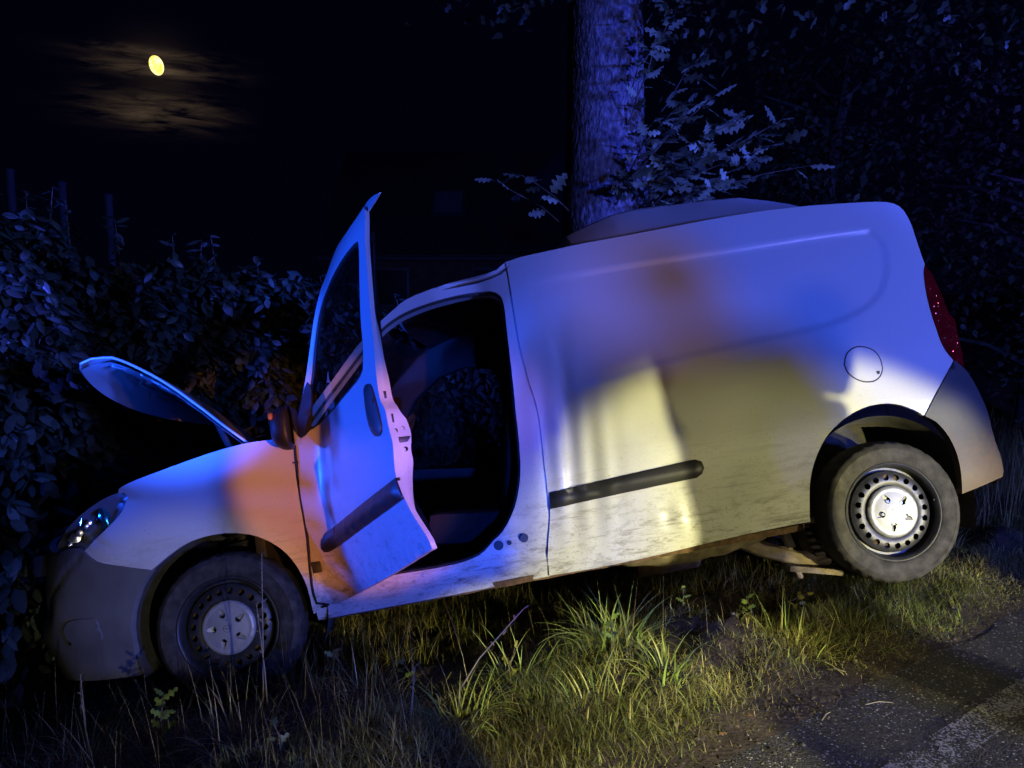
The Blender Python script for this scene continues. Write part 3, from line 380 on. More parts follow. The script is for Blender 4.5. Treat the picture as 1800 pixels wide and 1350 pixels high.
 'door_handle': [(0.717,1.204),(0.73,1.212),(0.743,1.217),(0.758,1.217),(0.773,1.216),(0.787,1.211),(0.799,1.202),(0.808,1.19),(0.815,1.178),(0.823,1.165),(0.83,1.152),(0.837,1.139),(0.843,1.125),(0.85,1.112),(0.856,1.098),(0.861,1.085),(0.866,1.071),(0.871,1.056),(0.874,1.042),(0.872,1.027),(0.862,1.017),(0.848,1.012),(0.834,1.011),(0.819,1.012),(0.805,1.016),(0.791,1.022),(0.778,1.029),(0.766,1.038),(0.756,1.049),(0.748,1.061),(0.741,1.074),(0.735,1.088),(0.73,1.102),(0.726,1.116),(0.723,1.131),(0.721,1.145),(0.72,1.16),(0.719,1.175),(0.718,1.19)],
 'door_moulding': [(0.033,0.597),(0.037,0.617),(0.046,0.635),(0.059,0.649),(0.075,0.662),(0.093,0.67),(0.113,0.677),(0.132,0.682),(0.152,0.686),(0.172,0.69),(0.192,0.694),(0.212,0.698),(0.231,0.701),(0.251,0.705),(0.271,0.709),(0.291,0.713),(0.311,0.717),(0.331,0.721),(0.35,0.725),(0.37,0.729),(0.39,0.733),(0.41,0.736),(0.43,0.74),(0.45,0.744),(0.469,0.748),(0.489,0.752),(0.509,0.756),(0.529,0.76),(0.549,0.764),(0.569,0.768),(0.588,0.772),(0.608,0.776),(0.628,0.78),(0.648,0.784),(0.668,0.787),(0.688,0.791),(0.707,0.795),(0.727,0.799),(0.747,0.803),(0.767,0.807),(0.787,0.811),(0.807,0.814),(0.826,0.818),(0.846,0.822),(0.866,0.826),(0.886,0.83),(0.906,0.834),(0.926,0.838),(0.945,0.842),(0.965,0.846),(0.985,0.85),(0.995,0.831),(1.006,0.813),(1.017,0.795),(1.028,0.777),(1.009,0.773),(0.989,0.769),(0.969,0.765),(0.95,0.761),(0.93,0.757),(0.91,0.753),(0.891,0.749),(0.871,0.745),(0.851,0.741),(0.831,0.737),(0.812,0.734),(0.792,0.73),(0.772,0.726),(0.753,0.722),(0.733,0.718),(0.713,0.714),(0.694,0.71),(0.674,0.707),(0.654,0.703),(0.634,0.699),(0.615,0.695),(0.595,0.691),(0.575,0.687),(0.556,0.684),(0.536,0.68),(0.516,0.676),(0.496,0.672),(0.477,0.668),(0.457,0.664),(0.437,0.66),(0.418,0.657),(0.398,0.653),(0.378,0.649),(0.359,0.645),(0.339,0.641),(0.319,0.637),(0.3,0.633),(0.28,0.629),(0.26,0.625),(0.24,0.622),(0.221,0.618),(0.201,0.614),(0.181,0.609),(0.162,0.605),(0.142,0.601),(0.123,0.595),(0.104,0.59),(0.085,0.584),(0.065,0.579),(0.045,0.581)],
 'mirror_sail': [(-0.031,1.105),(-0.021,1.132),(-0.013,1.16),(-0.004,1.188),(0.005,1.216),(0.015,1.243),(0.025,1.271),(0.036,1.298),(0.046,1.325),(0.062,1.349),(0.078,1.329),(0.081,1.3),(0.079,1.271),(0.076,1.242),(0.071,1.213),(0.066,1.184),(0.06,1.155),(0.055,1.127),(0.029,1.11),(0,1.098)],
 'door_tip': [(0.612,1.975),(0.623,1.978),(0.634,1.981),(0.646,1.984),(0.657,1.984),(0.669,1.985),(0.681,1.984),(0.692,1.984),(0.704,1.983),(0.716,1.981),(0.727,1.979),(0.739,1.977),(0.75,1.974),(0.762,1.971),(0.773,1.969),(0.785,1.966),(0.796,1.963),(0.807,1.961),(0.796,1.957),(0.784,1.954),(0.772,1.951),(0.761,1.947),(0.749,1.945),(0.737,1.942),(0.725,1.94),(0.713,1.938),(0.701,1.936),(0.689,1.934),(0.677,1.932),(0.665,1.93),(0.653,1.929),(0.641,1.927),(0.635,1.936),(0.629,1.946),(0.623,1.956),(0.617,1.965)],
 'hood_edge': [(-0.562,1.629),(-0.513,1.643),(-0.462,1.641),(-0.412,1.634),(-0.367,1.61),(-0.324,1.583),(-0.282,1.553),(-0.241,1.523),(-0.201,1.491),(-0.163,1.458),(-0.125,1.423),(-0.089,1.387),(-0.053,1.351),(-0.017,1.314),(0.018,1.277),(0.053,1.24),(0.089,1.204),(0.125,1.168),(0.161,1.132)],
 'far_window_vis': [(0.877,1.517),(1.152,1.53),(1.341,1.379),(1.341,1.104),(1.276,0.837),(1.039,0.755),(0.767,0.8)],
 'tank': [(1.802,0.274),(1.826,0.326),(2.523,0.321),(2.424,0.267),(2.213,0.232),(1.836,0.226)],
 'far_tyre': [(2.442,0.257),(2.81,-0.019),(2.652,0.204)],
 'spring': [(2.694,0.254),(2.852,0.241),(2.837,0.103),(2.689,0.087)],
 'muffler': [(1.904,0.181),(2.296,0.219),(2.285,0.161),(1.893,0.123)],
 'door_shut': [(-0.003,0.609),(0.006,0.678),(0.013,0.716),(0.036,0.782),(0.063,0.86),(0.073,0.899),(0.068,0.94),(0.077,1.006),(0.073,1.05),(0.054,1.086),(0.051,1.123),(0.049,1.162),(0.043,1.251),(0.032,1.339),(0.023,1.443),(0.014,1.55),(0.012,1.674),(0.013,1.773),(-0,1.807)],
 'door_edge': [(1.152,0.602),(1.149,0.622),(1.141,0.64),(1.129,0.656),(1.116,0.671),(1.103,0.687),(1.089,0.701),(1.077,0.717),(1.065,0.733),(1.054,0.749),(1.042,0.765),(1.03,0.782),(1.019,0.798),(1.008,0.815),(0.996,0.831),(0.985,0.848),(0.977,0.866),(0.973,0.886),(0.972,0.905),(0.971,0.925),(0.97,0.945),(0.969,0.965),(0.963,0.984),(0.954,1.002),(0.944,1.02),(0.936,1.038),(0.931,1.057),(0.926,1.077),(0.919,1.095),(0.905,1.11),(0.889,1.122),(0.877,1.137),(0.869,1.156),(0.864,1.175),(0.86,1.195),(0.857,1.214),(0.853,1.234),(0.85,1.254),(0.849,1.274),(0.848,1.294),(0.847,1.314),(0.845,1.334),(0.841,1.353),(0.837,1.373),(0.832,1.392),(0.827,1.412),(0.822,1.431),(0.816,1.45),(0.811,1.469),(0.806,1.489),(0.8,1.508),(0.795,1.527),(0.79,1.547),(0.785,1.566),(0.78,1.585),(0.774,1.605),(0.768,1.624),(0.762,1.643),(0.756,1.662),(0.75,1.681),(0.744,1.7),(0.737,1.719),(0.731,1.738),(0.724,1.756),(0.717,1.775),(0.711,1.794),(0.706,1.814),(0.701,1.833),(0.697,1.853),(0.692,1.872),(0.687,1.891),(0.681,1.911),(0.674,1.929),(0.663,1.946),(0.651,1.962)],
}

# ------------------------------------------------------------------ terrain
EDGE_A = (0.49, 2.17); EDGE_D = (0.8203, 0.5719); EDGE_N = (-0.5719, 0.8203)
def to_ds(x, y):
    ax, ay = x - EDGE_A[0], y - EDGE_A[1]; return ax * EDGE_N[0] + ay * EDGE_N[1], ax * EDGE_D[0] + ay * EDGE_D[1]
def from_ds(d, s): return EDGE_A[0] + d * EDGE_N[0] + s * EDGE_D[0], EDGE_A[1] + d * EDGE_N[1] + s * EDGE_D[1]
KD = [-400, -0.5, -0.10, 0.02, 0.35, 0.8, 1.47, 1.88, 3.03, 3.7, 4.6, 6.5, 10, 400]
KZ = [-0.03, -0.012, -0.003, 0.006, 0.05, -0.03, -0.26, -0.375, -0.68, -0.80, -0.72, -0.25, 0.0, 0.0]
def ground_z(x, y):
    x = np.asarray(x, float); y = np.asarray(y, float); d, s = to_ds(x, y)
    z = np.interp(d, KD, KZ); k = np.clip(d / 0.35, 0, 1) * np.clip((30 - np.abs(d)) / 20, 0, 1)
    n = 0.030 * np.sin(x * 5.1 + 1.3 * np.sin(y * 3.7)) * np.sin(y * 4.6 + 0.7) + 0.018 * np.sin(x * 11.3 + y * 7.9) + 0.012 * np.sin(x * 23 - y * 19) + 0.007 * np.sin(x * 47 + y * 39 + np.sin(x * 31))
    soil = np.exp(-(((x - 0.85) / 0.28) ** 2 + ((y - 3.05) / 0.22) ** 2))      # churned earth in front of the rear wheel
    return z + k * n + k * soil * (0.05 + 0.03 * np.sin(x * 40) * np.sin(y * 37)) - k * 0.16 * np.exp(-(((x - 1.05) / 0.25) ** 2 + ((y - 3.45) / 0.2) ** 2))
def build_ground():
    def axis(fine, lo, hi):
        a = list(np.arange(lo, hi, fine)); g = fine; x = hi; up = []
        while x < 400: up.append(x); g *= 1.25; x += g
        g = fine; x = lo; dn = []
        while x > -400: g *= 1.25; x -= g; dn.append(x)
        return np.array(dn[::-1] + a + up)
    X = axis(0.05, -4.5, 4.5); Y = axis(0.05, 1.2, 7.5)
    XX, YY = np.meshgrid(X, Y); Z = ground_z(XX, YY); n = len(X)
    v = np.stack([XX.ravel(), YY.ravel(), Z.ravel()], 1)
    f = [(j * n + i, j * n + i + 1, (j + 1) * n + i + 1, (j + 1) * n + i) for j in range(len(Y) - 1) for i in range(n - 1)]
    m = mat('verge_soil', (0.050, 0.036, 0.024), 0.95, var=0.6, scale=14, bump=0.9, bscale=70)
    return tag(mesh('ground', v, f, m), kind='structure')
build_ground()
def build_road():
    m = bpy.data.materials.new('asphalt'); m.use_nodes = True; nt = m.node_tree; b = nt.nodes['Principled BSDF']; L = nt.links
    tc = nt.nodes.new('ShaderNodeTexCoord')
    vo = nt.nodes.new('ShaderNodeTexVoronoi'); vo.inputs['Scale'].default_value = 170; L.new(tc.outputs['Object'], vo.inputs['Vector'])
    nz = nt.nodes.new('ShaderNodeTexNoise'); nz.inputs['Scale'].default_value = 3; nz.inputs['Detail'].default_value = 6; L.new(tc.outputs['Object'], nz.inputs['Vector'])
    hsv = nt.nodes.new('ShaderNodeSeparateColor'); L.new(vo.outputs['Color'], hsv.inputs[0])
    rp = nt.nodes.new('ShaderNodeValToRGB'); e = rp.color_ramp.elements; e[0].position = 0.0; e[0].color = (0.028, 0.026, 0.027, 1); e[1].position = 0.80; e[1].color = (0.100, 0.094, 0.090, 1)
    x = rp.color_ramp.elements.new(0.955); x.color = (0.10, 0.095, 0.09, 1); x = rp.color_ramp.elements.new(0.965); x.color = (0.55, 0.54, 0.52, 1)
    L.new(hsv.outputs[0], rp.inputs[0])
    mx = nt.nodes.new('ShaderNodeMix'); mx.data_type = 'RGBA'; mx.blend_type = 'MULTIPLY'; mx.inputs[0].default_value = 0.6; L.new(rp.outputs[0], mx.inputs[6]); L.new(nz.outputs[0], mx.inputs[7]); L.new(mx.outputs[2], b.inputs['Base Color'])
    b.inputs['Roughness'].default_value = 0.72
    bp = nt.nodes.new('ShaderNodeBump'); bp.inputs['Strength'].default_value = 1.0; bp.inputs['Distance'].default_value = 0.006; bp.invert = True; L.new(vo.outputs['Distance'], bp.inputs['Height']); L.new(bp.outputs[0], b.inputs['Normal'])
    S = np.concatenate([np.linspace(-200, -6, 20), np.arange(-5.9, 8, 0.06), np.linspace(8.2, 200, 20)])
    rr = np.random.default_rng(3); v = []; f = []
    wob = 0.035 * np.sin(S * 2.3) + 0.022 * np.sin(S * 6.1 + 1) + 0.012 * np.sin(S * 17) + rr.normal(0, 0.007, len(S))
    D = [-6.2, -3, -1, -0.4, -0.05]
    for s, w in zip(S, wob):
        for d in D: v.append((*from_ds(d + (w if d == -0.05 else 0), s), 0.0))
        v.append((*from_ds(0.03 + w, s), -0.015))
    n = len(D) + 1
    for i in range(len(S) - 1):
        for j in range(n - 1): f.append((i * n + j, (i + 1) * n + j, (i + 1) * n + j + 1, i * n + j + 1))
    tag(mesh('road', v, f, m, smooth=False), kind='structure')
    # worn edge line
    pm = bpy.data.materials.new('worn_line_paint'); pm.use_nodes = True; nt = pm.node_tree; b = nt.nodes['Principled BSDF']; L = nt.links; out = nt.nodes['Material Output']
    tc = nt.nodes.new('ShaderNodeTexCoord'); nz = nt.nodes.new('ShaderNodeTexNoise'); nz.inputs['Scale'].default_value = 130; nz.inputs['Detail'].default_value = 4; L.new(tc.outputs['Object'], nz.inputs['Vector'])
    n2 = nt.nodes.new('ShaderNodeTexNoise'); n2.inputs['Scale'].default_value = 9; n2.inputs['Detail'].default_value = 5; L.new(tc.outputs['Object'], n2.inputs['Vector'])
    add = math_node(nt, 'ADD', nz.outputs[0], math_node(nt, 'MULTIPLY', n2.outputs[0], 0.6))
    mr = nt.nodes.new('ShaderNodeMapRange'); mr.inputs[1].default_value = 0.80; mr.inputs[2].default_value = 0.88; L.new(add, mr.inputs[0])
    b.inputs['Base Color'].default_value = (0.30, 0.30, 0.30, 1); b.inputs['Roughness'].default_value = 0.7
    tr = nt.nodes.new('ShaderNodeBsdfTransparent'); ms = nt.nodes.new('ShaderNodeMixShader'); L.new(mr.outputs[0], ms.inputs[0]); L.new(tr.outputs[0], ms.inputs[1]); L.new(b.outputs[0], ms.inputs[2]); L.new(ms.outputs[0], out.inputs[0])
    v = []; f = []; S = np.linspace(-30, 60, 91)
    for s in S:
        for d in (-0.47, -0.355): v.append((*from_ds(d, s), 0.004))
    for i in range(len(S) - 1): f.append((2 * i, 2 * i + 2, 2 * i + 3, 2 * i + 1))
    tag(mesh('edge_line_marking', v, f, pm), kind='structure')
build_road()

# ------------------------------------------------------------------ the van
van = empty('delivery_van', label='white panel van nose down in the ditch with open door and bonnet', cat='van')
van.matrix_world = Matrix.Translation(VAN_T) @ Matrix(VAN_R).to_4x4()
VAN_M = np.array(VAN_R); VAN_TT = np.array(VAN_T)
_rec = np.array(O['recess'])
def side_pt(x, z): return (x, side(x, z), z)
def recess_pt(pts):
    """cargo side: pressed-in field with a soft step round it"""
    pts = np.asarray(pts); sd = seg_dist(pts, _rec) * np.where(inside(pts, _rec), 1, -1); k = np.clip((sd + 0.008) / 0.019, 0, 1); k = k * k * (3 - 2 * k)
    fade = np.clip((pts[:, 0] - 1.55) / 0.35, 0, 1)
    return 0.014 * k * fade
def cargo_side():
    V, F, loops = cdt(O['cargo_panel'], [], 0.018)
    off = recess_pt(V)
    P = [(a, side(a, b) + o, b) for (a, b), o in zip(V, off)]
    # bulges where the sheet buckled above the sill
    P = [(a, y + 0.006 * math.exp(-((a - 2.05) / 0.09) ** 2 - ((c - 0.47) / 0.05) ** 2) * math.sin(60 * a), c) for a, y, c in P]
    faces = [tuple(int(i) for i in q) for q in F]
    L = loops[0]; n0 = len(P); n = len(L)
    for a, b in L: P.append((a, side(a, b), b))
    for a, b in L: P.append((a, side(a, b) + 0.025, b))
    for i in range(n): faces.append((n0 + i, n0 + (i + 1) % n, n0 + n + (i + 1) % n, n0 + n + i))
    mesh('side_panel', P, faces, PAINT, van)
cargo_side()
panel('front_wing', O['fender'], side_pt, PAINT, van, step=0.022)
def wing_seam():
    E_ = [p for p in O['door_skin'] if p[0] < 0.06 and p[1] < 1.14]; E_.sort(key=lambda p: -p[1])
    B().tube([(XH - 0.006 + 0.9 * min(p[0], 0.03), side(0.42, p[1]) + 0.003, p[1]) for p in E_], 0.0075, 6).make('wing_seam', TRIM, van)
wing_seam()
def frame_pt(x, z): return (x, side(x, z) + (0.025 - 0.017 * min(1, pwr((x - 1.2) / 0.2, 1))) + 0.007 * math.exp(-((z - 0.405 - 0.01 * x) / 0.008) ** 2) - 0.006 * pwr((0.395 - z) / 0.05, 1) * (1 if z > 0.345 else 0), z)
panel('door_frame', O['frame_outer'], frame_pt, PAINT, van, holes=[O['opening']], step=0.03, flange=0.16)
def sill_parts():
    b = B()
    for i in range(24):
        x0 = 0.40 + i * (2.25 / 24); x1 = x0 + 2.25 / 24
        z = lambda x: 0.305 + 0.012 * (x - 0.4); y = lambda x: side(x, 0.31, False) + 0.03
        pts = []
        for x in (x0, x1): pts += [(x, y(x), z(x)), (x, y(x) + 0.012, z(x) - 0.03 - 0.003 * math.sin(x * 37)), (x, y(x) + 0.03, z(x) - 0.032), (x, y(x) + 0.12, z(x) - 0.015)]
        b.add(pts, [(0, 4, 5, 1), (1, 5, 6, 2), (2, 6, 7, 3)])
    b.make('sill_flange', RUSTY, van)
    for x, z, r in ((1.235, 0.475, 0.022), (1.285, 0.478, 0.011), (1.355, 0.488, 0.020)):
        c = B(); c.lathe([(r, 0.0), (r * 0.92, -0.003), (0.0001, -0.003)], 20, c=(x, frame_pt(x, z)[1] - 0.004, z)); c.make('sill_plug', TRIM, van)
sill_parts()
def moulding(name, out, fun, parent, inward, h=0.022):
    V, F, loops = cdt(out, [], 0.03); ds = seg_dist(V, out)
    P = []
    for (a, b), d in zip(V, ds): P.append(tuple(Vector(fun(a, b)) - inward(a, b) * (h if d > 0.002 else 0.006)))
    faces = [tuple(int(i) for i in q) for q in F]; n0 = len(P); L = loops[0]; n = len(L)
    for a, b in L: P.append(tuple(Vector(fun(a, b)) - inward(a, b) * 0.006))
    for a, b in L: P.append(tuple(Vector(fun(a, b)) + inward(a, b) * 0.012))
    for i in range(n): faces.append((n0 + i, n0 + (i + 1) % n, n0 + n + (i + 1) % n, n0 + n + i))
    return mesh(name, P, faces, TRIM, parent)
YIN = lambda a, b: Vector((0, 1, 0))
moulding('side_moulding', O['side_moulding'], side_pt, van, YIN)
def fuel_flap():
    A = np.array(O['fuel_flap']); c = A.mean(0)
    ring = [tuple(p) for p in A]; n = len(ring)
    b = B(); v = []
    for k, sc in ((0, 1.05), (1, 0.975)):
        for p in A:
            q = c + (p - c) * sc; v.append((q[0], side(q[0], q[1]) + recess_pt([q])[0] - 0.0015, q[1]))
    b.add(v, [(i, (i + 1) % n, n + (i + 1) % n, n + i) for i in range(n)])
    g = b.make('fuel_flap', TRIM, van)
    # lid and its finger notch
    panel('flap_lid', [tuple(c + (p - c) * 0.975) for p in A], lambda x, z: (x, side(x, z) - 0.003, z), PAINT, g, step=0.02, flange=0.01)
    a = c + (A[int(n * 0.70)] - c) * 0.9
    B().box((c[0] + 0.058, side(*c) - 0.002, c[1] - 0.052), (0.018, 0.010, 0.022), bev=0.003).make('finger_notch', TRIM, g)
fuel_flap()
# ---- rear end
def facet(name, p, lampw, size, m, parent, jit, rng, n=6):
    """added mirror facet for a glint, its face turned about half-way between lamp and viewer"""
    R3 = Matrix(VAN_R); pw = R3 @ Vector(p) + Vector(VAN_T); h = ((Vector(lampw) - pw).normalized() + (Vector((0, 0, 1.42)) - pw).normalized()).normalized()
    h = R3.transposed() @ (h + Vector(rng.normal(0, jit, 3))).normalized(); q = h.to_track_quat('Z', 'Y').to_matrix()
    b = B().lathe([(0.0001, size * 0.10), (size * 0.6, size * 0.06), (size, 0), (size * 1.0, -size * 0.5)], n, axis='z'); b.v = [tuple(q @ Vector(v) + Vector(p)) for v in b.v]; return b.make(name, m, parent)
def tail():
    rng = np.random.default_rng(9)
    tl = panel('tail_light', O['tail_light'], lambda x, z: (x, side(x, z) - 0.004, z), REDLENS, van, step=0.02, flange=0.10)
    RF = mat('red_glint', (0.9, 0.06, 0.05), 0.16, 1.0, var=0.2); WF = mat('pale_glint', (0.9, 0.55, 0.45), 0.16, 1.0, var=0.1)
    V, F_, _l = cdt(O['tail_light'], [], 0.02); dd = seg_dist(V, O['tail_light']); V = V[dd > 0.012]
    for k, i in enumerate(rng.permutation(len(V))[:13]):
        a, b_ = V[i]; facet('tail_glint', (a, side(a, b_) - 0.0055, b_), ((6.1, -3.3, 0.66) if k % 2 else (4.0, -7.0, 3.0)), rng.uniform(0.003, 0.006), WF if k % 4 == 0 else RF, tl, 0.10, rng)  # added facets that make sparkles in the lens
    rb = panel('rear_bumper', O['rear_bumper'], lambda x, z: (x, side(x, z) - 0.006, z), PLASTIC, van, step=0.025, flange=0.05)
    # body of the bumper across the tail
    b = B(); zs = [0.36, 0.42, 0.50, 0.60, 0.72, 0.84]; xs_ = [3.60, 3.63, 3.635, 3.615, 3.58, 3.53]
    v = []; f = []
    for z, x in zip(zs, xs_):
        for k in range(15):
            w = k / 14; yy = side(min(x, 3.6), z) + 0.004 + (WID - 2 * side(min(x, 3.6), z) - 0.008) * w; v.append((x + 0.06 * math.sin(math.pi * w) ** 0.5 - 0.012, yy, z))
    for j in range(len(zs) - 1):
        for k in range(14): f.append((j * 15 + k, j * 15 + k + 1, (j + 1) * 15 + k + 1, (j + 1) * 15 + k))
    mesh('bumper_bar', v, f, PLASTIC, rb)
    # tail doors
    for k in (0, 1):
        y0, y1 = (0.13, 0.862) if k == 0 else (0.872, 1.61)
        v = []; f = []
        for j in range(13):
            z = 0.55 + j * (1.14 / 12)
            for i in range(9):
                w = y0 + (y1 - y0) * i / 8; lim = 3.55 - 0.22 * pwr((z - 0.75) / 1.05, 1.3); v.append((lim + 0.03 * math.sin(math.pi * w / WID), w, z))
        for j in range(12):
            for i in range(8): f.append((j * 9 + i, j * 9 + i + 1, j * 9 + 10 + i, j * 9 + 9 + i))
        d = mesh('tail_door', v, f, PAINT, van)
        B().tube([(3.60, 0.80 if k == 0 else 0.94, 0.98), (3.635, 0.80 if k == 0 else 0.94, 1.0), (3.635, 0.80 if k == 0 else 0.94, 1.1), (3.59, 0.80 if k == 0 else 0.94, 1.12)], 0.012).make('door_handle', TRIM, d)
    panel('tail_light', O['tail_light'], lambda x, z: (x, WID - side(x, z) + 0.004, z), REDLENS, van, step=0.03, flange=0.10, inward=lambda a, b: Vector((0, -1, 0)), flip=True)
tail()
# ---- far side of the body
far_pt = lambda x, z: (x, WID - side(x, z, False), z)
FIN = lambda a, b: Vector((0, -1, 0))
panel('side_panel', O['cargo_panel'], far_pt, PAINT, van, step=0.06, flip=True, inward=FIN)
panel('front_wing', O['fender'], far_pt, PAINT, van, step=0.06, flip=True, inward=FIN)
panel('rear_bumper', O['rear_bumper'], far_pt, PLASTIC, van, step=0.05, flip=True, inward=FIN)
FARWIN = [(0.58, 0.92), (1.30, 0.82), (1.37, 0.87), (1.42, 1.40), (1.37, 1.48), (1.20, 1.51), (1.02, 1.47), (0.84, 1.34)]
FARWIN_Y = lambda x, z: (x, WID - side(x, z, False) - 0.02, z)
def far_door():
    out = [p for p in O['frame_outer']]
    d = panel('passenger_door', out, lambda x, z: (x, WID - side(x, z, False) - 0.005, z), DARK, van, holes=[FARWIN], step=0.05, flip=True, inward=FIN, flange=0.06)
    panel('window_pane', FARWIN, FARWIN_Y, GLASS, d, step=0.1, flange=0, flip=True)
far_door()
# ---- roof, buckled
def roof():
    re_ = np.array(O['roof_edge']); xs = np.linspace(re_[0, 0], re_[-1, 0], 90); ze = np.interp(xs, re_[:, 0], re_[:, 1]); n = 40
    v = []; f = []
    for i, (x, z) in enumerate(zip(xs, ze)):
        y0 = side(x, z, True); y1 = WID - side(x, z, False)
        for j in range(n):
            w = (j / (n - 1)); y = y0 + (y1 - y0) * w
            h = 0.045 * math.sin(math.pi * w) ** 0.6
            hb = float(np.interp(x, [1.72, 1.86, 2.0, 2.12, 2.5, 2.85, 3.1, 3.3], [0.0, 0.16, 0.215, 0.25, 0.235, 0.215, 0.14, 0.05])); k = min(1, hb / 0.15)
            ridge = float(np.interp(w, [0.0, 0.05, 0.10, 0.27, 0.36, 0.55, 0.75, 1.0], [0.0, 0.0, 0.10, 1.0, 0.97, 0.80, 0.45, 0.0]))
            fac = 1 - 0.10 * abs(((x + 0.9 * w) * 1.7) % 1.0 - 0.5) - 0.07 * abs(((x - 1.1 * w) * 2.3) % 1.0 - 0.5)
            v.append((x, y, z + 0.002 + h * (1 - k) + hb * ridge * fac))
    for i in range(89):
        for j in range(n - 1): f.append((i * n + j, (i + 1) * n + j, (i + 1) * n + j + 1, i * n + j + 1))
    o = mesh('roof', v, f, PAINT, van); o.data.set_sharp_from_angle(angle=math.radians(9))
    # cab roof over the windscreen
    pe = np.array(O['pillar_edge']); pe = pe[pe[:, 0] > 0.95]; v = []; f = []; n = 14
    for x, z in pe:
        y0 = side(x, z, False) + 0.035; y1 = WID - y0
        for j in range(n):
            w = j / (n - 1); v.append((x - 0.10 * math.sin(math.pi * w) * (1 - (x - 0.95) / 0.55), y0 + (y1 - y0) * w, z + 0.004 + 0.03 * math.sin(math.pi * w)))
    for i in range(len(pe) - 1):
        for j in range(n - 1): f.append((i * n + j, (i + 1) * n + j, (i + 1) * n + j + 1, i * n + j + 1))
    mesh('cab_roof', v, f, PAINT, van)
    mesh('headliner', [(a + 0.02, b_, c_ - 0.022) for a, b_, c_ in v], f, DARK, van)
    # step between cab roof and load space
    b = B(); x, z = O['pillar_edge'][-2]
    # windscreen
    pe = np.array(O['pillar_edge']); pe = pe[pe[:, 0] <= 1.0]; v = []; f = []; n = 18
    for x, z in pe:
        y0 = side(x, z, False) + 0.05; y1 = WID - y0
        for j in range(n):
            w = j / (n - 1); v.append((x - 0.16 * math.sin(math.pi * w), y0 + (y1 - y0) * w, z - 0.02))
    for i in range(len(pe) - 1):
        for j in range(n - 1): f.append((i * n + j, (i + 1) * n + j, (i + 1) * n + j + 1, i * n + j + 1))
    mesh('windscreen', v, f, GLASS, van)
    v = []; f = []
    for x, z in ((0.10, 1.06), (0.24, 1.10), (0.37, 1.10)):
        for j in range(n):
            w = j / (n - 1); v.append((x - 0.16 * math.sin(math.pi * w), 0.06 + (WID - 0.12) * w, z))
    for i in range(2):
        for j in range(n - 1): f.append((i * n + j, (i + 1) * n + j, (i + 1) * n + j + 1, i * n + j + 1))
    mesh('scuttle_panel', v, f, TRIM, van)
roof()
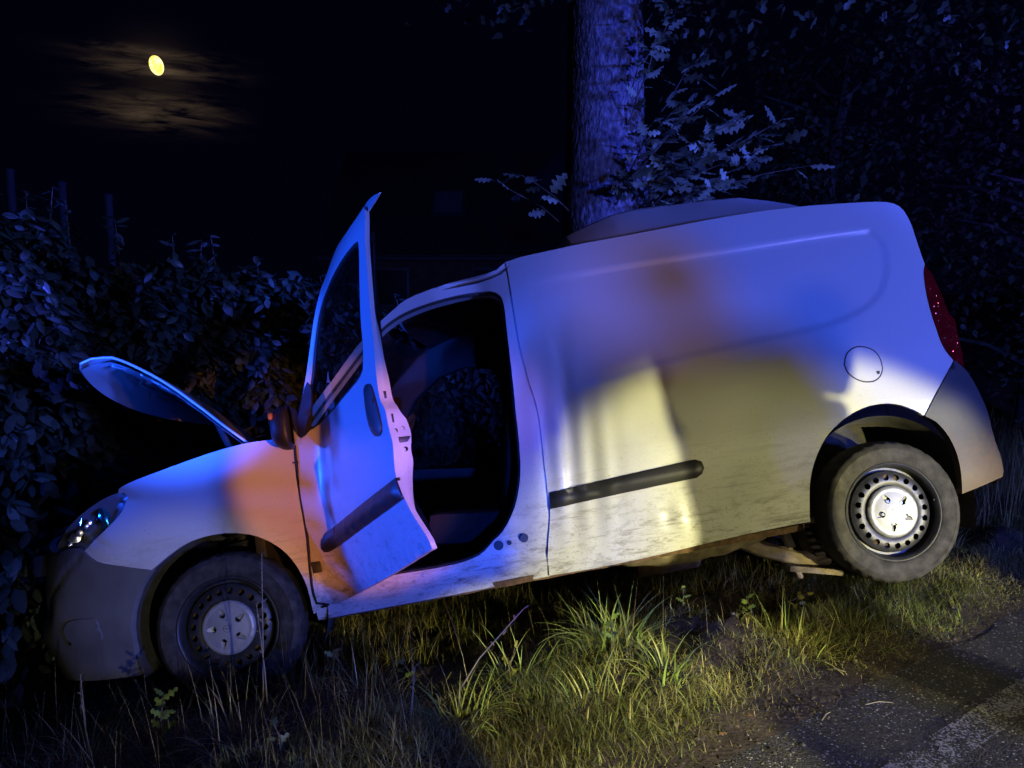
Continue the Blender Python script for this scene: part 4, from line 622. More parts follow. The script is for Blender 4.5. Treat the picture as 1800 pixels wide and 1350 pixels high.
# ---- nose
NOSE_IN = lambda u, z: (Vector((-0.1, HALF, z)) - Vector(nose(u, z))).normalized()
def nose_pt(u, z):
    x, y, zz = nose(u, z); k = 0.05 * pwr((.46 - z) / .2, 1.6) + 0.15 * pwr((z - .85) / .95, 1.8); s_ = 1 - 2 * min(1, max(0, u))
    return (x, y + k * s_, zz)
def nose_off(u, z, o): return tuple(Vector(nose_pt(u, z)) + NOSE_IN(u, z) * o)
def front():
    h = panel('headlight', O['headlight'], lambda u, z: nose_off(u, z, 0.002), CLEAR, van, step=0.015, flange=0)
    A = np.array(O['headlight']); c = A.mean(0); V, F, loops = cdt(O['headlight'], [], 0.02)
    ds = seg_dist(V, A)
    P = [nose_off(a, b, 0.008 + min(0.026, 1.2 * d)) for (a, b), d in zip(V, ds)]
    mesh('lamp_housing', P, [tuple(int(i) for i in q) for q in F], mat('lamp_housing_grey', (0.40, 0.41, 0.44), 0.35, 0.0), h)
    def bowl(u, z, r, name, m, o=0.04):
        p = Vector(nose_off(u, z, o)); d = Vector((-0.80, -0.6, 0.1)).normalized(); q = d.to_track_quat('Z', 'Y').to_matrix()
        prof = [(r * 0.15, -0.045), (r * 0.6, -0.032), (r * 0.9, -0.01), (r, 0.004), (r * 1.08, 0.004)]
        b = B().lathe(prof, 28, axis='z'); b.v = [tuple(q @ Vector(x) + p) for x in b.v]; o_ = b.make(name, m, h)
        g = B().lathe([(0.0001, 0.012), (r * 0.2, 0.006), (r * 0.24, -0.02), (r * 0.2, -0.04)], 16, axis='z'); g.v = [tuple(q @ Vector(x) + p) for x in g.v]; g.make('bulb_cap', CHROME, o_)
    us = sorted(A[:, 0]); 
    bowl(c[0] + 0.035, c[1] - 0.035, 0.055, 'reflector', CHROME)
    bowl(c[0] - 0.005, c[1] + 0.02, 0.034, 'reflector', CHROME)
    b = B()
    pts = [(c[0] - 0.045 + 0.02 * k / 5, c[1] - 0.02 + 0.085 * k / 5) for k in range(6)]
    b.tube([nose_off(u, z, 0.022) for u, z in pts], [0.006, 0.016, 0.022, 0.024, 0.020, 0.008], 10); b.make('side_reflector', CYANGLINT, h)
    rng = np.random.default_rng(4); MF = mat('glint_mirror', (0.92, 0.92, 0.90), 0.22, 1.0, var=0.05)
    for du, dz, sz in ((0.040, -0.045, 0.026), (0.052, -0.05, 0.020), (0.030, -0.030, 0.016), (0.005, 0.012, 0.013), (0.012, -0.004, 0.010), (0.060, -0.075, 0.010)): facet('lamp_glint_facet', nose_off(c[0] + du, c[1] + dz, 0.018), (4.0, -7.0, 3.0), sz, MF, h, 0.03, rng, 8)  # added facets aimed to give bright glints
    for k in range(6): facet('blue_glint_facet', nose_off(c[0] - 0.040 + 0.010 * k / 5, c[1] - 0.035 + 0.085 * k / 5, 0.016), (-2.6, -1.2, 0.7), 0.013, CYANGLINT, h, 0.04, rng, 8)  # added cyan-tinted facets imitating a blue reflection
    far = panel('headlight', O['headlight'], lambda u, z: nose_off(1 - u, z, 0.002), CLEAR, van, step=0.03, flange=0.0, flip=True)
    mesh('lamp_housing', [nose_off(1 - a, b, 0.008 + min(0.026, 1.2 * d)) for (a, b), d in zip(V, ds)], [tuple(int(i) for i in q)[::-1] for q in F], MATS['lamp_housing_grey'], far)
    # bumper wraps the nose
    fb = [tuple(p) for p in O['front_bumper']]
    bot = [(fb[-1][0] + (1 - 2 * fb[-1][0]) * k / 40, fb[-1][1]) for k in range(1, 40)]
    mir = [(1 - a, b) for a, b in fb[::-1]]
    z0 = fb[0][1]; top = [(mir[-1][0] + (fb[0][0] - mir[-1][0]) * k / 30, z0 + 0.10 * math.sin(math.pi * k / 30)) for k in range(1, 30)]
    def prof(u, z):
        o = -0.010 - 0.016 * math.exp(-((z - 0.42) / 0.10) ** 2) + 0.010 * math.exp(-((z - 0.62) / 0.05) ** 2)
        if 0.22 < u < 0.78: o += 0.03 * math.exp(-((z - 0.50) / 0.07) ** 2) * min(1, (u - 0.22) * 20, (0.78 - u) * 20)
        g = abs(u - (0.135 + 0.17 * (0.76 - z) / 0.27)) if z > 0.49 else 1
        if g < 0.010: o += 0.012 * (1 - g / 0.010)
        return nose_off(u, z, o)
    loop = fb + bot + mir + top
    # unwrap so that spacing is even along the curve
    ub = panel('front_bumper', [(a * 2.2, b) for a, b in loop], lambda a, b: prof(a / 2.2, b), LIT_PLASTIC, van, step=0.022, flange=0.03, inward=lambda a, b: NOSE_IN(a / 2.2, b))
    fc = O['fog_cover']; g = panel('fog_lamp_cover', [(a * 2.2, b) for a, b in fc], lambda a, b: tuple(Vector(prof(a / 2.2, b)) - NOSE_IN(a / 2.2, b) * 0.008), LIT_PLASTIC, ub, step=0.02, flange=0.02, inward=lambda a, b: NOSE_IN(a / 2.2, b))
    B().box((X0 - 0.865, HALF, 0.50), (0.03, 0.52, 0.11), bev=0.004).make('number_plate', mat('plate_white', (0.7, 0.7, 0.68), 0.4), ub)
    # engine bay
    B().box((-0.35, 0.75, 0.72), (0.50, 0.62, 0.34), bev=0.03).make('engine', DARK, van)
    B().box((-0.30, 1.30, 0.82), (0.28, 0.20, 0.22), bev=0.015).make('battery', TRIM, van)
    B().box((-0.93, HALF, 0.72), (0.06, 1.2, 0.10), bev=0.01).make('radiator_support', DARK, van)
    B().box((0.16, HALF, 0.80), (0.05, 1.55, 0.52), bev=0.01).make('firewall', DARK, van)
front()
def bonnet():
    E = np.array(O['hood_edge']); nE = len(E); nW = 29
    T = np.gradient(E, axis=0); T /= np.linalg.norm(T, axis=1)[:, None]; Nn = np.stack([-T[:, 1], T[:, 0]], 1)   # normal in (x, z): upward
    Nn *= np.where(Nn[:, 1] < 0, -1, 1)[:, None]
    def pt(i, w, off):
        t_ = i / (nE - 1); lead = (1 - t_)
        c = 0.015 * math.sin(math.pi * w) ** 0.8 - 0.20 * w
        b = -0.15 * math.sin(math.pi * w) ** 0.7 * lead ** 0.6
        x, z = E[i]; ex = -T[i] * b * -1
        return (x + Nn[i, 0] * (c + off) + T[i, 0] * b, 0.12 + 1.50 * w, z + Nn[i, 1] * (c + off) + T[i, 1] * b)
    def sheet(name, off, m, parent, i0=0, i1=nE, w0=0.0, w1=1.0, n=nW, rev=False, g=None):
        v = []; f = []
        for i in range(i0, i1):
            for j in range(n):
                w = w0 + (w1 - w0) * j / (n - 1); v.append(pt(i, w, off + (g(i / (nE - 1), w) if g else 0)))
        for i in range(i1 - i0 - 1):
            for j in range(n - 1):
                q = (i * n + j, (i + 1) * n + j, (i + 1) * n + j + 1, i * n + j + 1); f.append(q[::-1] if rev else q)
        return mesh(name, v, f, m, parent)
    hood = sheet('bonnet', 0.0, PAINT, van)
    def relief(t_, w):
        fr = min(t_ / 0.13, (1 - t_) / 0.16, w / 0.10, (1 - w) / 0.10); fr = 1 - max(0, min(1, (fr - 0.8) / 0.35))
        rib = max(0, math.cos((t_ * 4.6 + 0.7 * math.sin(w * 9)) * math.pi)) ** 4
        rib = max(rib, max(0, math.cos((w - 0.5) * math.pi * 6)) ** 6 * 0.8)
        return -0.006 - 0.024 * fr - 0.016 * rib * (1 - fr) + 0.004
    # dense inner panel
    E2 = 90; v = []; f = []
    ii = np.linspace(0, nE - 1, E2)
    for a in ii:
        i = min(nE - 2, int(a)); fr = a - i
        for j in range(70):
            w = 0.015 + 0.97 * j / 69; o = relief(a / (nE - 1), w); p = np.array(pt(i, w, o)) * (1 - fr) + np.array(pt(i + 1, w, o)) * fr; v.append(tuple(p))
    for i in range(E2 - 1):
        for j in range(69): f.append((i * 70 + j, i * 70 + j + 1, (i + 1) * 70 + j + 1, (i + 1) * 70 + j))
    mesh('inner_panel', v, f, PAINT, hood)
    # hem along the edges
    for name, pts in (('edge_hem', [pt(i, 0.0, -0.006) for i in range(nE)]), ('edge_hem', [pt(0, j / 28, -0.006) for j in range(29)])):
        B().tube(pts, 0.006, 6).make(name, PAINT, hood)
    for a, t0 in enumerate((0.18, 0.27, 0.36, 0.45, 0.55, 0.65)):
        B().tube([pt(min(nE - 1, int(round(nE * (t0 + 0.05 * math.sin(8 * w / 20 + a))))), 0.08 + 0.80 * w / 20, -0.026 - 0.004 * math.sin(w)) for w in range(21)], 0.007, 6).make('rib', PAINT, hood)
    B().tube([pt(int(nE * 0.80), 0.03, -0.03), pt(int(nE * 0.86), 0.03, -0.05), pt(int(nE * 0.93), 0.03, -0.075), (0.13, 0.16, 1.09), (0.165, 0.16, 1.06)], 0.010, 8).make('hinge_arm', TRIM, hood)
    B().tube([pt(int(nE * 0.74), 0.10, -0.03), (0.04, 0.22, 1.10)], 0.006, 6).make('prop_rod', TRIM, hood)
bonnet()
# ---- wheels
def wheel(name_label=None):
    root_objs = []
    def tread(r, h, j, k):
        if j in (9, 10, 15, 16) and (k % 4) < 2: r -= 0.006
        if 11 <= j <= 14 and (k + j) % 5 == 0: r -= 0.003
        return r, h
    prof = [(0.218, 0.020), (0.225, 0.006), (0.236, 0.001), (0.262, -0.004), (0.284, -0.003), (0.290, -0.0055), (0.298, -0.002), (0.306, 0.004), (0.313, 0.010),
            (0.3195, 0.020), (0.3235, 0.034), (0.325, 0.050), (0.3255, 0.072), (0.3255, 0.112), (0.325, 0.134), (0.3235, 0.150), (0.3195, 0.164), (0.300, 0.185), (0.262, 0.190), (0.225, 0.178), (0.215, 0.165)]
    ty = B().lathe(prof, 144, mod=tread).make('tyre', RUBBER, None, auto=40)
    # steel rim with a ring of holes
    n = 96
    circ = lambda r, c=(0, 0), m=n, ph=0: [(c[0] + r * math.cos(2 * math.pi * i / m + ph), c[1] + r * math.sin(2 * math.pi * i / m + ph)) for i in range(m)]
    holes = [circ(0.0138, (0.157 * math.cos(2 * math.pi * (k + .5) / 20), 0.157 * math.sin(2 * math.pi * (k + .5) / 20)), 14) for k in range(20)]
    def disc(a, b):
        r = math.hypot(a, b)
        y = np.interp(r, [0, 0.100, 0.118, 0.135, 0.157, 0.176, 0.186], [0.030, 0.030, 0.026, 0.020, 0.0215, 0.027, 0.036])
        return (a, float(y), b)
    rim = panel('rim', circ(0.186), disc, STEEL, None, holes=holes, step=0.012, flange=0.006)
    lip = B().lathe([(0.186, 0.036), (0.190, 0.060), (0.200, 0.060), (0.206, 0.030), (0.209, 0.012), (0.214, 0.004), (0.219, 0.001), (0.2235, 0.002), (0.225, 0.010), (0.222, 0.02)], 96).make('rim_lip', STEEL, None)
    back = B().lathe([(0.0001, 0.075), (0.19, 0.075), (0.19, 0.16)], 40).make('brake_drum', RUSTY, None)
    # silver cap with five wheel-bolt hollows
    def teardrop(k, grow=1.0):
        a0 = 2 * math.pi * k / 5 + math.radians(105); pts = []
        for i in range(20):
            t_ = 2 * math.pi * i / 20; lx = 0.063 + 0.030 * math.cos(t_) * (1.0 if math.cos(t_) > 0 else 0.55); wy = 0.0155 * math.sin(t_) * (0.72 if math.cos(t_) > 0 else 1.0)
            pts.append((lx * math.cos(a0) - wy * math.sin(a0) * grow, lx * math.sin(a0) + wy * math.cos(a0) * grow))
        return pts
    tears = [teardrop(k) for k in range(5)]
    def cap_y(a, b):
        r = math.hypot(a, b); return (a, float(np.interp(r, [0, 0.03, 0.07, 0.100, 0.106, 0.113, 0.118], [-0.008, -0.007, -0.002, 0.003, 0.000, 0.003, 0.014])), b)
    cap = panel('hub_cap', circ(0.118), cap_y, SILVER, None, holes=tears, step=0.009, flange=0.014)
    subs = []
    for k in range(5):
        a0 = 2 * math.pi * k / 5 + math.radians(105)
        V, F, L = cdt(teardrop(k, 1.1), [], 0.008)
        subs.append(mesh('bolt_hollow', [(x, 0.014 - 0.011 * max(0, (math.hypot(x, z) - 0.06) / 0.034), z) for x, z in V], [tuple(int(i) for i in q) for q in F], SILVER, cap))
        subs.append(B().lathe([(0.0001, -0.001), (0.007, -0.001), (0.0088, 0.002), (0.0088, 0.02)], 12, c=(0.054 * math.cos(a0), 0, 0.054 * math.sin(a0))).make('wheel_bolt', CHROME, cap))
    b = B(); R_ = 0.0145
    b.lathe([(R_, -0.0075), (R_ + 0.0004, -0.0092), (R_ + 0.0016, -0.0092), (R_ + 0.002, -0.0075)], 28)
    zz = [(-0.020, 0.002), (-0.002, -0.002), (-0.0035, 0.0015), (0.020, -0.002), (0.002, 0.002), (0.0035, -0.0015)]
    m6 = [(x, -0.0090, z) for x, z in zz] + [(x, -0.0075, z) for x, z in zz]
    b.add(m6, [(0, 1, 2), (2, 5, 4), (2, 4, 0), (3, 4, 5), (0, 4, 2), (3, 5, 1), (1, 5, 2)])
    subs.append(b.make('emblem', mat('emblem_dark', (0.16, 0.16, 0.16), 0.4, 0.5), cap, smooth=False))
    valve = B().tube([(0.20, 0.03, 0.0), (0.196, -0.004, 0.0)], 0.004, 6).make('tyre_valve', CHROME, None)
    return [ty, rim, lip, back, cap, valve], subs
def mount_wheels():
    parts, subs = wheel()
    spots = [((0, 0.0, RW), 0.0, 0), ((WB, 0.0, RW), -0.12, 0), ((0, WID - 0.02, RW), 0, math.pi), ((2.80, WID - 0.10, RW - 0.10), 0, math.pi + 0.25)]
    for i, (c, spin, rz) in enumerate(spots):
        w = bpy.data.objects.new('wheel', None); COL.objects.link(w); w.parent = van; w.location = c; w.rotation_euler = (0, spin, rz); w.empty_display_size = 0.1
        for p in parts:
            o = p if i == 0 else p.copy()
            if i: COL.objects.link(o)
            o.parent = w
            if p.name.startswith('hub_cap') and i == 0: cap0 = o
            if p.name.startswith('hub_cap'):
                cap = o
        # pieces of the cap stay in the wheel's own level (thing > part > sub-part)
        for s_ in subs:
            o = s_ if i == 0 else s_.copy()
            if i: COL.objects.link(o)
            o.parent = w
mount_wheels()
def arches():
    for cx, r0, nm in ((0.0, 0.415, 'arch_liner'), (WB, 0.395, 'arch_liner')):
        for y0, y1 in ((0.045, 0.40), (WID - 0.045, WID - 0.40)):
            v = []; f = []; n = 36
            for k in range(n):
                a = math.radians(-25 + 230 * k / (n - 1)); rib = 0.006 * (k % 6 == 0)
                for y, rr in ((y0, r0 + 0.02), (y0 * 0.7 + y1 * 0.3, r0 + 0.01 - rib), (y1, r0 - 0.01), (y1, 0.12)): v.append((cx + rr * math.cos(a), y, RW + 0.03 + rr * math.sin(a)))
            for k in range(n - 1):
                for j in range(3): f.append((k * 4 + j, k * 4 + j + 1, k * 4 + 5 + j, k * 4 + 4 + j))
            mesh(nm, v, f, LINER, van)
    for yy in (0.30, WID - 0.30):
        b = B(); pts = []
        for k in range(120):
            a = 2 * math.pi * k / 16; pts.append((0.02 + 0.065 * math.cos(a), yy + 0.065 * math.sin(a), 0.60 + 0.30 * k / 120))
        b.tube(pts, 0.009, 6); b.make('strut_spring', TRIM, van)
        B().tube([(0.0, yy - 0.07, 0.30), (0.02, yy, 0.60), (0.03, yy, 0.95)], [0.035, 0.033, 0.028], 12).make('shock_strut', DARK, van)
arches()
def underbody():
    B().box((1.95, HALF, 0.335), (3.0, 1.50, 0.03), bev=0.005).make('floor_pan', MUDDY, van)
    b = B(); v = []; f = []; n = 14; m_ = 24
    for i in range(m_):
        t_ = i / (m_ - 1); x = 1.72 + 0.86 * t_; w = math.sin(math.pi * min(1, max(0, t_))) ** 0.35
        for j in range(n):
            s_ = j / (n - 1); a = math.pi * s_
            v.append((x, 0.16 + 0.27 * (1 - math.cos(a)), 0.345 - 0.14 * w * math.sin(a) ** 0.45 + 0.004 * math.sin(x * 40)))
    for i in range(m_ - 1):
        for j in range(n - 1): f.append((i * n + j, i * n + j + 1, (i + 1) * n + j + 1, (i + 1) * n + j))
    b.add(v, f); b.make('fuel_tank', MUDDY, van)
    B().tube([(1.3, 0.95, 0.26), (1.8, 0.80, 0.22), (1.92, 0.72, 0.19)], 0.026, 10).tube([(1.92, 0.72, 0.19), (1.95, 0.72, 0.19), (2.28, 0.70, 0.20), (2.32, 0.70, 0.20)], [0.03, 0.085, 0.085, 0.03], 18).make('exhaust', MUDDY, van)
    g = B(); v = []; f = []
    for i in range(40):
        x = 1.52 + 0.30 * i / 39
        for j in range(6): v.append((x, 0.22 + 0.07 * j, 0.30 - 0.03 * math.sin(math.pi * j / 5) + 0.006 * math.sin(i * 1.6)))
    for i in range(39):
        for j in range(5): f.append((i * 6 + j, i * 6 + j + 1, i * 6 + 7 + j, i * 6 + 6 + j))
    g.add(v, f); g.make('heat_shield', GALV, van)
    B().tube([(WB, 0.20, 0.30), (WB - 0.10, 0.5, 0.22), (WB - 0.14, 0.9, 0.17), (2.90, 1.5, 0.20)], 0.045, 12).make('axle_beam', MUDDY, van)
    for yy in (0.27, 1.42):
        pts = []
        for k in range(90):
            a = 2 * math.pi * k / 15; r = 0.062; pts.append((2.80 + r * math.cos(a), yy + r * math.sin(a), 0.10 + 0.21 * k / 90))
        B().tube(pts, 0.010, 6).make('coil_spring', MUDDY, van)
        B().tube([(2.62, yy + 0.02, 0.34), (2.66, yy, 0.05)], 0.016, 8).tube([(2.62, yy + 0.02, 0.34), (2.645, yy, 0.20)], 0.025, 8).make('damper', MUDDY, van)
        B().box((2.72, yy, 0.085), (0.26, 0.14, 0.03), rot=Matrix.Rotation(0.25, 3, 'Y'), bev=0.008).make('spring_seat', MUDDY, van)
        B().tube([(2.35, yy + 0.02, 0.30), (2.5, yy, 0.22), (2.66, yy, 0.15), (2.80, yy, 0.12), (WB, yy - 0.05, 0.26)], [0.03, 0.04, 0.035, 0.035, 0.04], 8).make('trailing_arm', MUDDY, van)
    B().tube([(2.40, 0.34, 0.27), (2.52, 0.36, 0.21), (2.60, 0.40, 0.24), (2.70, 0.38, 0.20)], 0.012, 6).make('brake_line', TRIM, van)
    B().box((2.56, 0.19, 0.315), (0.20, 0.05, 0.022), bev=0.004).make('jacking_bracket', RUSTY, van)
underbody()
def interior():
    B().box((1.60, 0.95, 1.02), (0.03, 1.30, 1.36), bev=0.01).make('bulkhead', DARK, van)
    B().box((0.95, HALF, 0.40), (1.15, 1.52, 0.03), bev=0.005).make('cab_floor', DARK, van)
    for yy in (0.56, 1.22):
        s_ = bpy.data.objects.new('seat', None); COL.objects.link(s_); s_.parent = van; s_.location = (1.14, yy, 0.33); s_.empty_display_size = 0.1
        B().box((0.02, 0, 0.22), (0.52, 0.48, 0.16), rot=Matrix.Rotation(0.12, 3, 'Y'), bev=0.05).make('seat_cushion', FABRIC, s_)
        B().box((0.27, 0, 0.57), (0.13, 0.46, 0.66), rot=Matrix.Rotation(0.20, 3, 'Y'), bev=0.05).make('backrest', FABRIC, s_)
        B().box((0.36, 0, 0.98), (0.10, 0.26, 0.18), rot=Matrix.Rotation(0.15, 3, 'Y'), bev=0.04).make('headrest', FABRIC, s_)
    v = []; f = []; n = 20
    prof = [(0.36, 1.10), (0.50, 1.13), (0.62, 1.10), (0.68, 1.02), (0.66, 0.90), (0.62, 0.80), (0.52, 0.62), (0.48, 0.45)]
    for x, z in prof:
        for j in range(n): v.append((x - 0.05 * math.cos(math.pi * j / (n - 1)) ** 2 * 0, 0.10 + 1.54 * j / (n - 1), z + 0.02 * math.sin(j * 1.1)))
    for i in range(len(prof) - 1):
        for j in range(n - 1): f.append((i * n + j, i * n + j + 1, (i + 1) * n + j + 1, (i + 1) * n + j))
    mesh('dashboard', v, f, DARK, van)
    w = bpy.data.objects.new('steering_wheel', None); COL.objects.link(w); w.parent = van; w.location = (0.80, 0.42, 1.00); w.rotation_euler = (0, math.radians(-55), 0); w.empty_display_size = 0.1
    B().tube([(0.185 * math.cos(2 * math.pi * k / 36), 0.185 * math.sin(2 * math.pi * k / 36), 0) for k in range(37)], 0.015, 8, caps=False).make('wheel_grip', TRIM, w)
    b = B().box((0, 0, -0.02), (0.14, 0.12, 0.05), bev=0.02)
    for a in (0.1, math.pi - 0.1, -math.pi / 2): b.box((0.11 * math.sin(a), 0.11 * math.cos(a), -0.01), (0.04 if abs(a) > 1 and abs(a) < 2 else 0.05, 0.14, 0.018), rot=Matrix.Rotation(-a, 3, 'Z'), bev=0.006)
    b.make('wheel_hub', TRIM, w)
    B().tube([(0.80, 0.42, 0.98), (0.58, 0.42, 0.80)], 0.03, 10).make('steering_column', TRIM, van)
    # weather strip round the opening
    op = np.array(O['opening']); B().tube([(a, side(a, b) + 0.050, b) for a, b in np.vstack([op, op[:1]])], 0.012, 6, caps=False).make('door_seal', TRIM, van)
interior()
# ---- driver's door, bent open
def driver_door():
    d = bpy.data.objects.new('driver_door', None); COL.objects.link(d); d.parent = van; d.empty_display_size = 0.1
    d['label'] = 'bent open driver door with dark window and black moulding'
    IN = lambda s, z: (Vector(door_surf(s, z, 0.05)) - Vector(door_surf(s, z, 0))).normalized()
    panel('door_skin', O['door_skin'], lambda s, z: door_surf(s, z), PAINT, d, holes=[O['door_window']], step=0.02, flange=0.018, inward=IN)
    panel('window_pane', O['door_window'], lambda s, z: door_surf(s, z, 0.012), GLASS, d, step=0.05, flange=0)
    ED = np.array(O['door_edge']); SH = np.array(sorted([tuple(p) for p in O['door_shut']], key=lambda p: p[1]))
    es = lambda z: float(np.interp(z, ED[:, 1], ED[:, 0])); so = lambda z: max(0.004, float(np.interp(z, SH[:, 1], SH[:, 0])))
    zs = np.linspace(SH[0, 1], SH[-1, 1], 90); v = []; f = []; m_ = 7
    for z in zs:
        for j in range(m_):
            t_ = j / (m_ - 1); dip = 0.010 * math.sin(math.pi * t_) + 0.004 * math.sin(z * 35) * t_
            v.append(door_surf(es(z) - 0.003 - dip, z, so(z) * t_ + 0.001))
    for i in range(len(zs) - 1):
        for j in range(m_ - 1): f.append((i * m_ + j, i * m_ + j + 1, (i + 1) * m_ + j + 1, (i + 1) * m_ + j))
    sf = mesh('shut_face', v, f, PAINT, d)
    def on_face(z, t_, up=0.002): return Vector(door_surf(es(z) - 0.003 - 0.010 * math.sin(math.pi * t_) + up, z, so(z) * t_))
    for z, t_, r in ((1.015, 0.35, 0.009), (1.02, 0.72, 0.009), (0.945, 0.75, 0.009)):
        B().lathe([(0.0001, -0.003), (r * 0.8, -0.003), (r, 0.001)], 12).make('latch_screw', TRIM, d).matrix_local = Matrix.Translation(on_face(z, t_)) @ Matrix.Rotation(math.radians(62 + 90), 4, 'Z')
    for nm, z, t_, w, h, m in (('latch', 0.98, 0.72, 0.045, 0.020, TRIM), ('access_hole', 1.06, 0.30, 0.018, 0.040, STEEL), ('access_hole', 1.155, 0.5, 0.016, 0.034, STEEL)):
        o = B().box((0, 0, 0), (w, 0.006, h), bev=0.0028).make(nm, m, d); o.matrix_local = Matrix.Translation(on_face(z, t_, 0.001)) @ Matrix.Rotation(math.radians(-62 + 90), 4, 'Z')
    panel('frame_corner', O['door_tip'], lambda s, z: door_surf(s, z, 0.012), PAINT, d, step=0.01, flange=0.006, inward=IN)
    # inner trim panel
    ins = [p for p in O['door_skin']]; c = np.array(ins).mean(0)
    panel('inner_trim', [tuple(c + (np.array(p) - c) * np.array((0.84, 0.90))) for p in ins], lambda s, z: door_surf(s, z, 0.062), DARK, d, holes=[O['door_window']], step=0.06, flange=0)
    panel('window_seal', O['door_window'], lambda s, z: door_surf(s, z, 0.004), TRIM, d, holes=[[tuple(np.array(O['door_window']).mean(0) + (np.array(p) - np.array(O['door_window']).mean(0)) * 0.955) for p in O['door_window']]], step=0.02, flange=0.01, inward=IN)
    moulding('door_moulding', O['door_moulding'], lambda s, z: door_surf(s, z), d, IN, 0.020)
    # recessed grip
    moulding('door_handle', O['door_handle'], lambda s, z: door_surf(s, z), d, IN, 0.012)
    panel('mirror_base', O['mirror_sail'], lambda s, z: door_surf(s, z, -0.004), TRIM, d, step=0.03, flange=0.012, inward=IN)
    mr = bpy.data.objects.new('wing_mirror', None); COL.objects.link(mr); mr.parent = d; mr.location = MIRROR; mr.empty_display_size = 0.1
    bm = bmesh.new(); bmesh.ops.create_uvsphere(bm, u_segments=24, v_segments=14, radius=1.0)
    for v_ in bm.verts:
        x, y, z = v_.co; v_.co = (x * (0.075 if x < 0 else 0.03), y * 0.075, math.copysign(abs(z) ** 0.75, z) * 0.10)
    me = bpy.data.meshes.new('mirror_housing'); bm.to_mesh(me); bm.free(); me.polygons.foreach_set('use_smooth', [True] * len(me.polygons)); link('mirror_housing', me, TRIM, mr)
    B().box((0.034, 0, 0), (0.006, 0.12, 0.165), bev=0.003).make('mirror_glass', CHROME, mr)
    B().box((-0.055, -0.045, 0.055), (0.02, 0.030, 0.030), bev=0.006).make('repeater_lens', AMBERLENS, mr)
    for z in (0.52, 0.98): B().box((XH - 0.02, 0.02, z), (0.07, 0.03, 0.05), bev=0.006).make('door_hinge', STEEL, d)
MIRROR = (0.40, -0.09, 1.15)
driver_door()
# ------------------------------------------------------------------ moon
def build_moon():
    m = bpy.data.materials.new('moon_surface'); m.use_nodes = True; nt = m.node_tree; nt.nodes.clear(); L = nt.links
    out = nt.nodes.new('ShaderNodeOutputMaterial'); em = nt.nodes.new('ShaderNodeEmission'); tc = nt.nodes.new('ShaderNodeTexCoord')
    nz = nt.nodes.new('ShaderNodeTexNoise'); nz.inputs['Scale'].default_value = 0.16; nz.inputs['Detail'].default_value = 5; L.new(tc.outputs['Object'], nz.inputs['Vector'])
    rp = nt.nodes.new('ShaderNodeValToRGB'); rp.color_ramp.elements[0].position = 0.36; rp.color_ramp.elements[0].color = (0.80, 0.55, 0.07, 1); rp.color_ramp.elements[1].position = 0.60; rp.color_ramp.elements[1].color = (1.0, 0.93, 0.42, 1)
    L.new(nz.outputs[0], rp.inputs[0]); L.new(rp.outputs[0], em.inputs[0]); em.inputs[1].default_value = 1.7; L.new(em.outputs[0], out.inputs[0])
    bm = bmesh.new(); bmesh.ops.create_uvsphere(bm, u_segments=48, v_segments=24, radius=1.0)
    for v in bm.verts: v.co = (v.co.x * 6.6, v.co.y * 6.6, v.co.z * 9.4)
    me = bpy.data.meshes.new('moon'); bm.to_mesh(me); bm.free(); me.polygons.foreach_set('use_smooth', [True] * len(me.polygons))
    o = link('moon', me, m); o.location = cam_o.location + MOON_DIR * 900; o.rotation_euler = (0, math.radians(-14), math.radians(20))
    tag(o, 'bright yellow gibbous moon among thin clouds', 'moon')
build_moon()

# ------------------------------------------------------------------ leaves
def leaf_mesh(name, L, Wd, m, lobes=0, cup=0.25, droop=0.25, n=6):
    """one leaf in its own frame: stalk at the origin, blade along +x, upper side +z"""
    v = []; f = []; out = []
    for i in range(n + 1):
        t = i / n
        w = Wd * 0.5 * math.sin(math.pi * min(1, t ** 0.85 * 0.96 + 0.02)) ** 0.75
        if lobes: w *= 0.72 + 0.38 * math.cos(t * lobes * 2 * math.pi + 2.6)
        if i == n: w = Wd * 0.02
        z = -droop * L * t * t
        v += [(L * t, -w, z - cup * w), (L * t, 0, z + 0.0), (L * t, w, z - cup * w)]
    for i in range(n):
        a = i * 3; f += [(a, a + 3, a + 4, a + 1), (a + 1, a + 4, a + 5, a + 2)]
    me = bpy.data.meshes.new(name); me.from_pydata(v, [], f); me.update(); me.polygons.foreach_set('use_smooth', [True] * len(f)); me.materials.append(m)
    return me
LAUREL_ME = [leaf_mesh('laurel_leaf', 0.105, 0.050, LAUREL, 0, 0.30, 0.22), leaf_mesh('laurel_leaf', 0.085, 0.046, LAUREL, 0, 0.45, 0.35), leaf_mesh('laurel_leaf', 0.120, 0.054, LAUREL, 0, 0.20, 0.15), leaf_mesh('laurel_leaf', 0.070, 0.038, LAUREL, 0, 0.35, 0.05)]
OAK_ME = [leaf_mesh('oak_leaf', 0.105, 0.066, OAKLEAF, 3, 0.2, 0.15, 12), leaf_mesh('oak_leaf', 0.080, 0.050, OAKLEAF, 3, 0.35, 0.3, 12), leaf_mesh('oak_leaf', 0.125, 0.080, OAKLEAF, 4, 0.15, 0.05, 14)]
def leaf_matrix(p, direction, up, roll=0.0, s=1.0):
    x = Vector(direction).normalized(); z = Vector(up); z = (z - x * z.dot(x)); z = z.normalized() if z.length > 1e-4 else x.orthogonal().normalized(); y = z.cross(x)
    R_ = Matrix((x, y, z)).transposed() @ Matrix.Rotation(roll, 3, 'X')
    return Matrix.Translation(p) @ (R_ * s).to_4x4()
